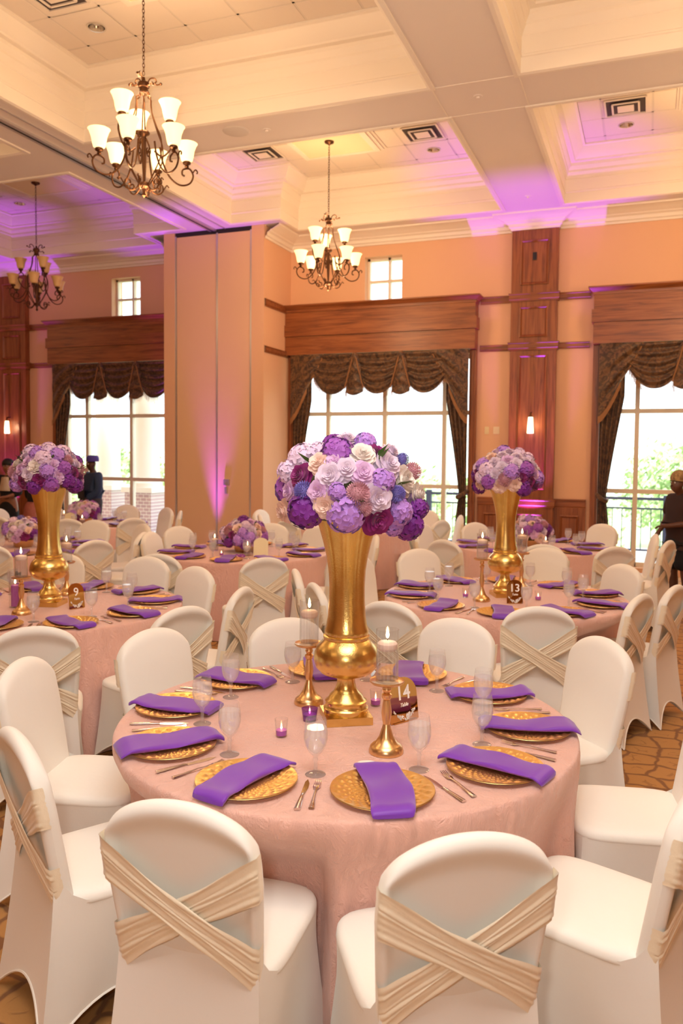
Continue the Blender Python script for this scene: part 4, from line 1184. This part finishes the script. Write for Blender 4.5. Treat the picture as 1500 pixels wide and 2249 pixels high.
# ------------------------------------------------------------------ candles, votives, cards
flame_me = MB().lathe([(0, 0), (.0055, .006), (.007, .014), (.004, .028), (0, .045)], 10).mesh('flame', 'flame')
def holder(x, y, h, label):
    t = thing('candle_stand', label, 'candle holder', (x, y, ZT+.001))
    MB().lathe([(0, 0), (.062, 0), (.063, .008), (.058, .022), (.050, .03), (.040, .036), (.026, .058), (.016, .09), (.012, .105)], 28).build('base', 'gold_soft', t)
    MB().lathe([(.012, .10), (.015, .115), (.019, .145), (.013, .19), (.011, h-.06), (.018, h-.05), (.018, h-.04), (.011, h-.034), (.017, h-.022), (.014, h-.01), (.018, h)], 20).build('stem', 'gold_soft', t)
    MB().lathe([(0, h-.003), (.055, h), (.062, h+.006), (.062, h+.012), (.056, h+.008), (0, h+.008)], 28).build('dish', 'gold_soft', t)
    return ZT+.001+h+.008
def cylinder(x, y, z, h, label, purple=False):
    t = thing('glass_cylinder', label, 'candle glass', (x, y, z+.001))
    r = .041
    MB().lathe([(0, 0), (r, 0), (r, h), (r-.0025, h), (r-.0025, .006), (0, .006)], 32).build('glass', 'glass_clear', t)
    if purple:
        MB().lathe([(0, .008), (.028, .008), (.028, h*.62), (.02, h*.64), (0, h*.64)], 24).build('pillar_candle', 'candle_purple', t)
        zf = h*.64
    else:
        MB().lathe([(0, .0065), (r-.0030, .0065), (r-.0030, h*.64), (0, h*.64)], 32).build('water', 'water_thin', t)
        MB().lathe([(0, h*.60), (.030, h*.60), (.0365, h*.66), (.036, h*.73), (.030, h*.765), (0, h*.79)], 24).build('floating_candle', 'candle', t)
        zf = h*.79
    MB().tube([(0, 0, zf-.003), (.001, 0, zf+.010)], .0012, 5).build('wick', 'wick', t)
    put('flame', flame_me, t, (0, 0, zf+.006))
def votive(x, y, label, glass='glass_clear', r=.026, h=.068):
    t = thing('votive_candle', label, 'votive', (x, y, ZT+.001))
    MB().lathe([(0, 0), (r*.78, 0), (r, h), (r-.002, h), (r*.78-.002, .006), (0, .006)], 24).build('glass', glass, t)
    MB().lathe([(0, .007), (r*.75, .007), (r*.80, .026), (0, .026)], 20).build('tealight', 'candle_purple', t)
    put('flame', flame_me, t, (0, 0, .027), scale=.55)
def candle_set(p, h, label, gh=.185):
    z = holder(p[0], p[1], h, 'brushed gold candle stand '+label); cylinder(p[0], p[1], z, gh, 'floating candle glass '+label)
candle_set((-1.332, 3.107), .25, 'beside the vase and purple votive on table fourteen')
candle_set((-.854, 2.699), .25, 'in front of the number card on table fourteen')
candle_set((-1.12, 5.80), .30, 'toward table fourteen on table thirteen')
candle_set((-.93, 6.45), .28, 'behind the vase on table thirteen')
candle_set((-3.80, 4.10), .235, 'toward the near chairs on table nine')
candle_set((-4.02, 4.80), .235, 'behind the vase on table nine')
cylinder(-4.01, 4.27, ZT, .24, 'glass cylinder with purple pillar candle on table nine', True)
for tb in ('TA', 'TR', 'TL'):
    (x, y), nm, _, _ = TABLES[tb]
    cylinder(x-.33, y-.05, ZT, .17, 'tall candle cylinder standing directly on '+nm)
    cylinder(x+.20, y-.30, ZT, .13, 'short candle cylinder standing directly on '+nm)
votive(-1.268, 2.698, 'clear votive glass nearest the goblets on table fourteen')
votive(-1.241, 2.905, 'purple glass votive beside the vase on table fourteen', 'glass_purple', .033, .05)
votive(-1.058, 3.188, 'clear votive glass behind the vase on table fourteen')
votive(-1.26, 5.90, 'clear votive glass on table thirteen')
votive(-.74, 6.0, 'clear votive glass beyond the card on table thirteen')
votive(-4.10, 7.25, 'clear votive glass before the low flowers of the partition table')

def text_mesh(s, size, mt, shear=0.0, ext=.0006):
    cu = bpy.data.curves.new('txt', 'FONT'); cu.body = s; cu.size = size; cu.align_x = 'CENTER'; cu.extrude = ext; cu.shear = shear; cu.offset = size*.012
    o = bpy.data.objects.new('txt', cu); COL.objects.link(o)
    me = bpy.data.meshes.new_from_object(o.evaluated_get(bpy.context.evaluated_depsgraph_get()))
    bpy.data.objects.remove(o); me.materials.clear(); me.materials.append(MAT[mt]); return me
def leafy(w, seed):
    mb = MB(); rnd = random.Random(seed)
    for i in range(46):
        s = rnd.uniform(-1, 1); x = s*w; z = .012*(1-abs(s))*-1+abs(s)**2*.022+rnd.uniform(-.009, .009)*(1.3-abs(s)); a = rnd.uniform(0, 6.28); l = rnd.uniform(.005, .010)
        u = Vector((cos(a), 0, sin(a))); n = Vector((-sin(a), 0, cos(a))); p = Vector((x, 0, z))
        mb.add([p-u*l, p+n*l*.45, p+u*l, p-n*l*.45], [(0, 1, 2, 3)])
    return mb
def card(x, y, rz, num, label, w=.115, h=.17):
    t = thing('table_number', label, 'table sign', (x, y, ZT+.002), rz)
    out = [(-w/2, 0), (w/2, 0)]+[(w/2*cos(a), h-w/2*.9+w/2*.9*sin(a)) for a in [pi*k/14 for k in range(15)]]
    n = len(out); mb = MB()
    mb.add([(a, -.002, b) for a, b in out]+[(a, .002, b) for a, b in out], [tuple(range(n)), tuple(range(2*n-1, n-1, -1))]+[(i, i+n, (i+1) % n+n, (i+1) % n) for i in range(n)])
    tilt = radians(-8)
    b = mb.build('plate', 'gold_mirror', t, rot=(tilt, 0, 0), smooth=False)
    b2 = put('number', text_mesh(num, .078, 'white_print'), b, (0, -.0032, h*.50), (radians(90), 0, 0))
    put('word', text_mesh('Table', .020, 'white_print', .35), b, (0, -.0032, h*.34), (radians(90), 0, 0))
    leafy(w*.40, 3).build('flourish', 'white_print', b, (0, -.0034, h*.14), smooth=False)
    MB().box(-w*.42, w*.42, -.008, .025, -.001, .004).build('foot', 'gold_mirror', t, smooth=False)
card(-.885, 3.04, radians(60), '14', 'arched gold mirror table number for table fourteen', .15, .175)
card(-.877, 5.79, radians(22), '13', 'arched gold mirror table number for table thirteen')
card(-3.60, 4.40, radians(70), '9', 'arched gold mirror table number for table nine')
def cream_card(tb, a, r, label):
    (cx, cy), nm, _, _ = TABLES[tb]; x, y = cx+r*cos(radians(a)), cy+r*sin(radians(a))
    t = thing('menu_card', label, 'card', (x, y, ZT+.001), radians(20))
    w, h = .15, .19; out = [(-w/2, 0), (w/2, 0), (w/2, h*.78), (w*.36, h*.92), (w*.12, h), (-w*.12, h), (-w*.36, h*.92), (-w/2, h*.78)]; n = 8
    MB().add([(p, -.002, q) for p, q in out]+[(p, .002, q) for p, q in out], [tuple(range(n)), tuple(range(2*n-1, n-1, -1))]+[(i, i+n, (i+1) % n+n, (i+1) % n) for i in range(n)]).build('board', 'card_cream', t, rot=(radians(-8), 0, 0), smooth=False)
    MB().box(-w*.3, w*.3, 0, .03, 0, .004).build('foot', 'card_cream', t, smooth=False)
cream_card('TA', -38, .42, 'cream scalloped card before the low flowers of the partition table')
cream_card('TL', -80, .42, 'cream scalloped card before the low flowers near the man in the purple cap')
# paper strip and ribbons
p = at_z(835, 1688, ZT)
tag(MB().grid(lambda u, v: (-.09+.18*u, -.014+.028*v+.012*sin(u*7), .003+.006*abs(sin(u*6))), 16, 4).build('paper_strip', 'paper', None, (p.x, p.y, ZT), (0, 0, -.2)), 'crumpled white paper strip behind the front charger on table fourteen', 'paper')
def ribbon(x, y, label):
    mb = MB()
    for k in range(4): mb.tube(smooth_path([(0, 0, .006), (.03*cos(k*1.7), .03*sin(k*1.7), .03), (.05*cos(k*1.7+.4), .05*sin(k*1.7+.4), .012), (.01, .01, .006)], 5), .004, 5, 2.0)
    tag(mb.build('ribbon_bow', 'ribbon_purple', None, (x, y, ZT)), label, 'ribbon')
ribbon(-3.86, 7.20, 'small purple ribbon bow by the cream card on the partition table')
ribbon(-.93, 9.2, 'small purple ribbon bow on the pilaster table')

# ------------------------------------------------------------------ people
def skinned(name, nds, edges, mt, parent=None, sub=2, root=0):
    """nds: list of (x, y, z, radius[, radius2])"""
    me = bpy.data.meshes.new(name); me.from_pydata([n[:3] for n in nds], edges, [])
    o = bpy.data.objects.new(name, me); COL.objects.link(o)
    sk = o.modifiers.new('s', 'SKIN'); sk.use_smooth_shade = True
    for i, d in enumerate(me.skin_vertices[0].data):
        n = nds[i]; d.radius = (n[3], n[4] if len(n) > 4 else n[3]); d.use_root = (i == root)
    ss = o.modifiers.new('d', 'SUBSURF'); ss.levels = sub; ss.render_levels = sub
    dg = bpy.context.evaluated_depsgraph_get()
    out = bpy.data.meshes.new_from_object(o.evaluated_get(dg)); bpy.data.objects.remove(o)
    out.name = name; out.materials.clear(); out.materials.append(MAT[mt])
    for p in out.polygons: p.use_smooth = True
    return put(name, out, parent)
def lerp(a, b, t): return tuple(a[i]+(b[i]-a[i])*t for i in range(3))
def person(x, y, rz, H, label, skin, arms, head_turn=0, nod=0, stance=.09, bust=1.0):
    """arms: {side: (elbow, wrist, finger direction)} in local metres for a 1.65 m body facing -Y"""
    k = H/1.65
    t = thing('person', label, 'person', (x, y, 0), rz); t.scale = (k, k, k)
    nd = []; ed = []
    def add(p, r, par=None, r2=None):
        nd.append((p[0], p[1], p[2], r, r2 if r2 else r)); i = len(nd)-1
        if par is not None: ed.append((par, i))
        return i
    pel = add((0, 0, .93), .145, None, .11)
    wst = add((0, -.005, 1.06), .125, pel, .095); ch = add((0, -.015, 1.24), .145*bust, wst, .11)
    nb = add((0, .005, 1.385), .075, ch); nk = add((0, -.005, 1.435), .052, nb)
    hc = (0, -.02-nod*.06, 1.55)
    jaw = add((0, -.045-nod*.07, 1.475), .058, nk, .060)
    cr = add((hc[0], hc[1]+.005, 1.555), .080, jaw, .094); add((hc[0], hc[1]+.012, 1.615), .060, cr, .072)
    fd = Vector((sin(head_turn), -cos(head_turn), 0))
    nose = add(tuple(Vector((hc[0], hc[1], 1.53))+fd*.088), .013, cr); add(tuple(Vector((hc[0], hc[1], 1.515))+fd*.103), .012, nose)
    for s in (-1, 1):
        e = Vector((fd.y*-s, fd.x*s, 0))
        add(tuple(Vector((hc[0], hc[1]+.01, 1.535))+e*.082), .014, cr)
    J = {}
    for s in (-1, 1):
        sh = add((s*.165, 0, 1.345), .060, ch)
        el, wr, fdir = arms[s]
        a1 = add(lerp((s*.165, 0, 1.345), el, .5), .048, sh); e = add(el, .040, a1)
        f1 = add(lerp(el, wr, .35), .038, e); w = add(wr, .026, f1)
        fv = Vector(fdir).normalized(); side = fv.cross(Vector((0, 0, 1)));
        side = side.normalized() if side.length > .1 else Vector((1, 0, 0)); up = side.cross(fv)
        W = Vector(wr); pm = add(tuple(W+fv*.05), .030, w, .018)
        for q, ln in ((-1.5, .062), (-.5, .075), (.5, .078), (1.5, .068)):
            b = W+fv*.085+side*q*.016
            kn = add(tuple(b), .0095, pm); md = add(tuple(b+fv*ln*.5-up*.012), .0085, kn); add(tuple(b+fv*ln*.8-up*.036), .0075, md)
        th = add(tuple(W+fv*.045+side*.034), .011, pm); add(tuple(W+fv*.082+side*.046-up*.014), .009, th)
        hp = add((s*stance, 0, .86), .098, pel); kn = add((s*(stance+.01), -.012, .49), .060, hp); cf = add((s*(stance+.01), .012, .36), .056, kn)
        an = add((s*(stance+.012), .018, .085), .036, cf); ft = add((s*(stance+.02), -.06, .040), .036, an, .030); add((s*(stance+.03), -.135, .030), .034, ft, .022)
        J[s] = dict(el=el, wr=wr)
    body = skinned('body', nd, ed, skin, t)
    H0 = Vector(hc)
    for s in (-1, 1):
        e = Vector((fd.y*-s, fd.x*s, 0))
        p = H0+fd*.076+e*.031+Vector((0, 0, .0))
        eye = MB().ball((0, 0, 0), .0115, 8).build('eye', 'eye_white', t, p)
        MB().ball(tuple(fd*.007), .0065, 8).build('iris', 'black', eye)
        MB().tube([tuple(p+fd*.012-e*.014+Vector((0, 0, .018))), tuple(p+fd*.014+Vector((0, 0, .023))), tuple(p+fd*.004+e*.018+Vector((0, 0, .016)))], .0035, 5).build('eyebrow', 'hair_black', t)
    m0 = H0+fd*.082+Vector((0, 0, -.062))
    e = Vector((fd.y, -fd.x, 0))
    MB().tube([tuple(m0-e*.022-fd*.006), tuple(m0-e*.008), tuple(m0+e*.008), tuple(m0+e*.022-fd*.006)], [.003, .0065, .0065, .003], 6).build('mouth', 'lips', t)
    return t, H0, fd
def sleeve(nds, edges, par, name, mt): return skinned(name, nds, edges, mt, par)
def torso_cloth(t, name, mt, zlow, arms, sl=1.0, grow=.014, flare=0.0, bust=1.0):
    nd = [(0, 0, .93, .145+grow, .11+grow), (0, -.005, 1.06, .125+grow, .095+grow), (0, -.015, 1.24, .145*bust+grow, .11+grow), (0, .002, 1.365, .095, .075)]
    ed = [(0, 1), (1, 2), (2, 3)]
    if zlow < .9: nd.append((0, 0, zlow, .15+grow+flare, .115+grow+flare)); ed.append((0, 4))
    for s in (-1, 1):
        sh = (s*.165, 0, 1.345); el, wr, _ = arms[s]
        i = len(nd); nd.append((*sh, .060+grow)); ed.append((2, i))
        p = lerp(sh, el, min(1, sl)*.5); nd.append((*p, .050+grow)); ed.append((i, i+1))
        if sl > .5:
            nd.append((*lerp(sh, el, min(1, sl)), .042+grow)); ed.append((i+1, i+2))
            if sl > 1:
                nd.append((*lerp(el, wr, sl-1), .034+grow)); ed.append((i+2, i+3))
    return skinned(name, nd, ed, mt, t)
def legs_cloth(t, name, mt, zlow, stance=.09, grow=.02):
    nd = [(0, 0, 1.02, .14+grow*.9, .105+grow*.9), (0, 0, .90, .15+grow*.9, .115+grow*.9)]; ed = [(0, 1)]
    for s in (-1, 1):
        i = len(nd); nd.append((s*stance, 0, .84, .10+grow)); ed.append((1, i))
        if zlow > .3: nd.append((s*(stance+.006), -.008, zlow, .082+grow)); ed.append((i, i+1))
        else:
            nd.append((s*(stance+.01), -.012, .49, .066+grow)); nd.append((s*(stance+.012), .018, zlow, .05+grow)); ed += [(i, i+1), (i+1, i+2)]
    return skinned(name, nd, ed, mt, t)
def shoes(t, mt, stance=.09, name='shoe'):
    for s in (-1, 1):
        skinned(name, [(s*(stance+.012), .035, .045, .040, .045), (s*(stance+.02), -.06, .042, .045, .034), (s*(stance+.03), -.145, .034, .043, .028)], [(0, 1), (1, 2)], mt, t)
def hair_cap(t, H0, fd, name='hair', mt='hair_black', r=.103, zc=.018, back=.016, drop=None):
    c = H0-fd*back+Vector((0, 0, zc+.012))
    mb = MB()
    def fn(u, v):
        a = 2*pi*u; z = 1-v*(1.15+.35*(.5-.5*cos(a))); q = sqrt(max(0, 1-min(1, z*z)))
        d = fd*cos(a)+Vector((fd.y, -fd.x, 0))*sin(a)
        return tuple(c+d*r*q*(1.0 if z > 0 else .97)+Vector((0, 0, z*r*1.02)))
    mb.grid(fn, 28, 14, closeu=True)
    o = mb.build(name, mt, t, angle=80)
    if drop:
        bk_ = -fd
        skinned('long_hair', [tuple(c+bk_*.05+Vector((0, 0, .02)))+(.095, .07), tuple(c+bk_*.075+Vector((0, 0, -.10)))+(.085, .055), tuple(c+bk_*.085+Vector((0, 0, -drop)))+(.075, .04)], [(0, 1), (1, 2)], mt, t)
    return o

# woman by the chair backs, dark top and shorts, tan headscarf
A = {-1: ((-.20, -.05, 1.09), (-.13, -.20, .97), (.15, -.6, -.9)), 1: ((.21, -.03, 1.09), (.06, -.24, 1.05), (-.9, -.5, -.05))}
t, H0, fd = person(.36, 10.06, radians(-52), 1.63, 'woman in dark brown top, black shorts and tan headscarf looking down at a chair', 'skin_dark', A, 0, .6, .10, 1.10)
torso_cloth(t, 'blouse', 'top_brown', .84, A, .8, .030, bust=1.12); legs_cloth(t, 'shorts', 'cloth_black', .50, grow=.052)
hair_cap(t, H0, fd, 'headscarf', 'scarf_tan', .108, .03, .018)
MB().ball(tuple(H0-fd*.13+Vector((0, 0, .02))), .055, 12).build('hair_bun', 'hair_black', t)
for s in (-1, 1):
    MB().tube([(s*.102, .018, .06), (s*.102, .016, .20)], [.046, .050], 12).build('sock', 'sock_white', t)
    sl = MB(); sl.add([(s*.12+.05*cos(a)*(1 if sin(a) > 0 else 1), -.05+.125*sin(a), z) for z in (0, .022) for a in [2*pi*k/16 for k in range(16)]], [tuple(range(15, -1, -1)), tuple(range(16, 32))]+[(i, (i+1) % 16, (i+1) % 16+16, i+16) for i in range(16)])
    so_ = sl.build('sandal', 'black', t)
    for yy, zz in ((-.10, .062), (-.03, .082)): MB().tube(smooth_path([(s*.12-.05, yy, .02), (s*.12-.03, yy, zz), (s*.12+.03, yy, zz), (s*.12+.05, yy, .02)], 4), .012, 6).build('strap', 'black', so_)
MB().ball(tuple(H0+Vector((.088, .0, -.03))), .010, 8).build('earring', 'silver_bead', t)
# man in a purple cap by the window
A = {-1: ((-.23, -.02, 1.08), (-.06, -.20, .93), (.7, -.5, -.5)), 1: ((.23, -.02, 1.08), (.06, -.20, .92), (-.7, -.5, -.5))}
t, H0, fd = person(-9.42, 11.98, radians(-22), 1.70, 'man in navy tunic and purple cap standing with folded hands before the window', 'skin_dark2', A, -.25)
torso_cloth(t, 'tunic', 'tunic_blue', .62, A, 1.9, .030, .02); legs_cloth(t, 'trousers', 'trouser_grey', .10); shoes(t, 'black')
MB().lathe([(.104, .0), (.108, .03), (.106, .075), (.085, .105), (.03, .112), (0, .108)], 24, M=Matrix.Translation(H0-fd*.01+Vector((0, 0, .042)))).build('cap', 'cap_purple', t)
tb_ = MB().box(-.10, .10, -.008, .008, -.12, .12).build('folder', 'trouser_grey', None, tuple(Vector((-9.42, 11.98, 0))+Matrix.Rotation(radians(-22), 3, 'Z') @ Vector((-.03, -.235, 1.09))), (radians(6), 0, radians(-22)), smooth=False)
tag(tb_, 'dark rectangular folder held against the chest of the man in the purple cap', 'folder')
fr = MB()
for q in ((-.105, .105, .108, .122), (-.105, .105, -.122, -.108), (-.105, -.092, -.12, .12), (.092, .105, -.12, .12)): fr.box(q[0], q[1], -.011, .011, q[2], q[3])
fr.build('border', 'black', tb_, smooth=False)
# woman with long black hair at the pilaster beyond the partition
A = {-1: ((-.22, -.02, 1.08), (-.10, -.24, 1.02), (.6, -.8, 0)), 1: ((.22, -.02, 1.08), (.10, -.24, 1.02), (-.6, -.8, 0))}
t, H0, fd = person(-10.45, 11.0, radians(10), 1.66, 'woman with long black hair in a black dress with silver beaded collar', 'skin_brown', A, .1)
torso_cloth(t, 'dress_top', 'cloth_black', .93, A, 1.5, .016)
skinned('skirt', [(0, 0, 1.0, .16, .13), (0, 0, .75, .19, .16), (0, 0, .3, .20, .18), (0, 0, .12, .21, .19)], [(0, 1), (1, 2), (2, 3)], 'cloth_black', t); shoes(t, 'black')
hair_cap(t, H0, fd, drop=.36)
MB().grid(lambda u, v: ((u-.5)*.22*(1-.4*v), -.118-.018*(1-(2*u-1)**2)+.02*v, 1.12+.24*v), 10, 10).build('beaded_yoke', 'silver_bead', t)
g = MB()
for s in (-1, 1): g.tube([(H0.x+fd.x*.09+s*.033+.022*cos(a), H0.y-.098, H0.z+.018*sin(a)) for a in [2*pi*k/12 for k in range(13)]], .003, 5)
g.build('eyeglasses', 'black', t)
# guest in a rose sequin skirt seen from behind
A = {-1: ((-.22, -.03, 1.08), (-.14, -.22, 1.02), (.2, -1, 0)), 1: ((.22, -.03, 1.08), (.14, -.22, 1.02), (-.2, -1, 0))}
p = at_y(76, 1100, 10.7)
t, H0, fd = person(p.x, p.y, radians(170), 1.60, 'guest in black top and rose sequin skirt standing behind the vase of table nine', 'skin_dark', A)
torso_cloth(t, 'top', 'cloth_black', .93, A, 1.2, .014)
skinned('sequin_skirt', [(0, 0, 1.04, .145, .13), (0, .0, .90, .20, .19), (0, 0, .5, .23, .21), (0, 0, .12, .25, .23)], [(0, 1), (1, 2), (2, 3)], 'sequin_rose', t); shoes(t, 'black')
hair_cap(t, H0, fd, drop=.30)
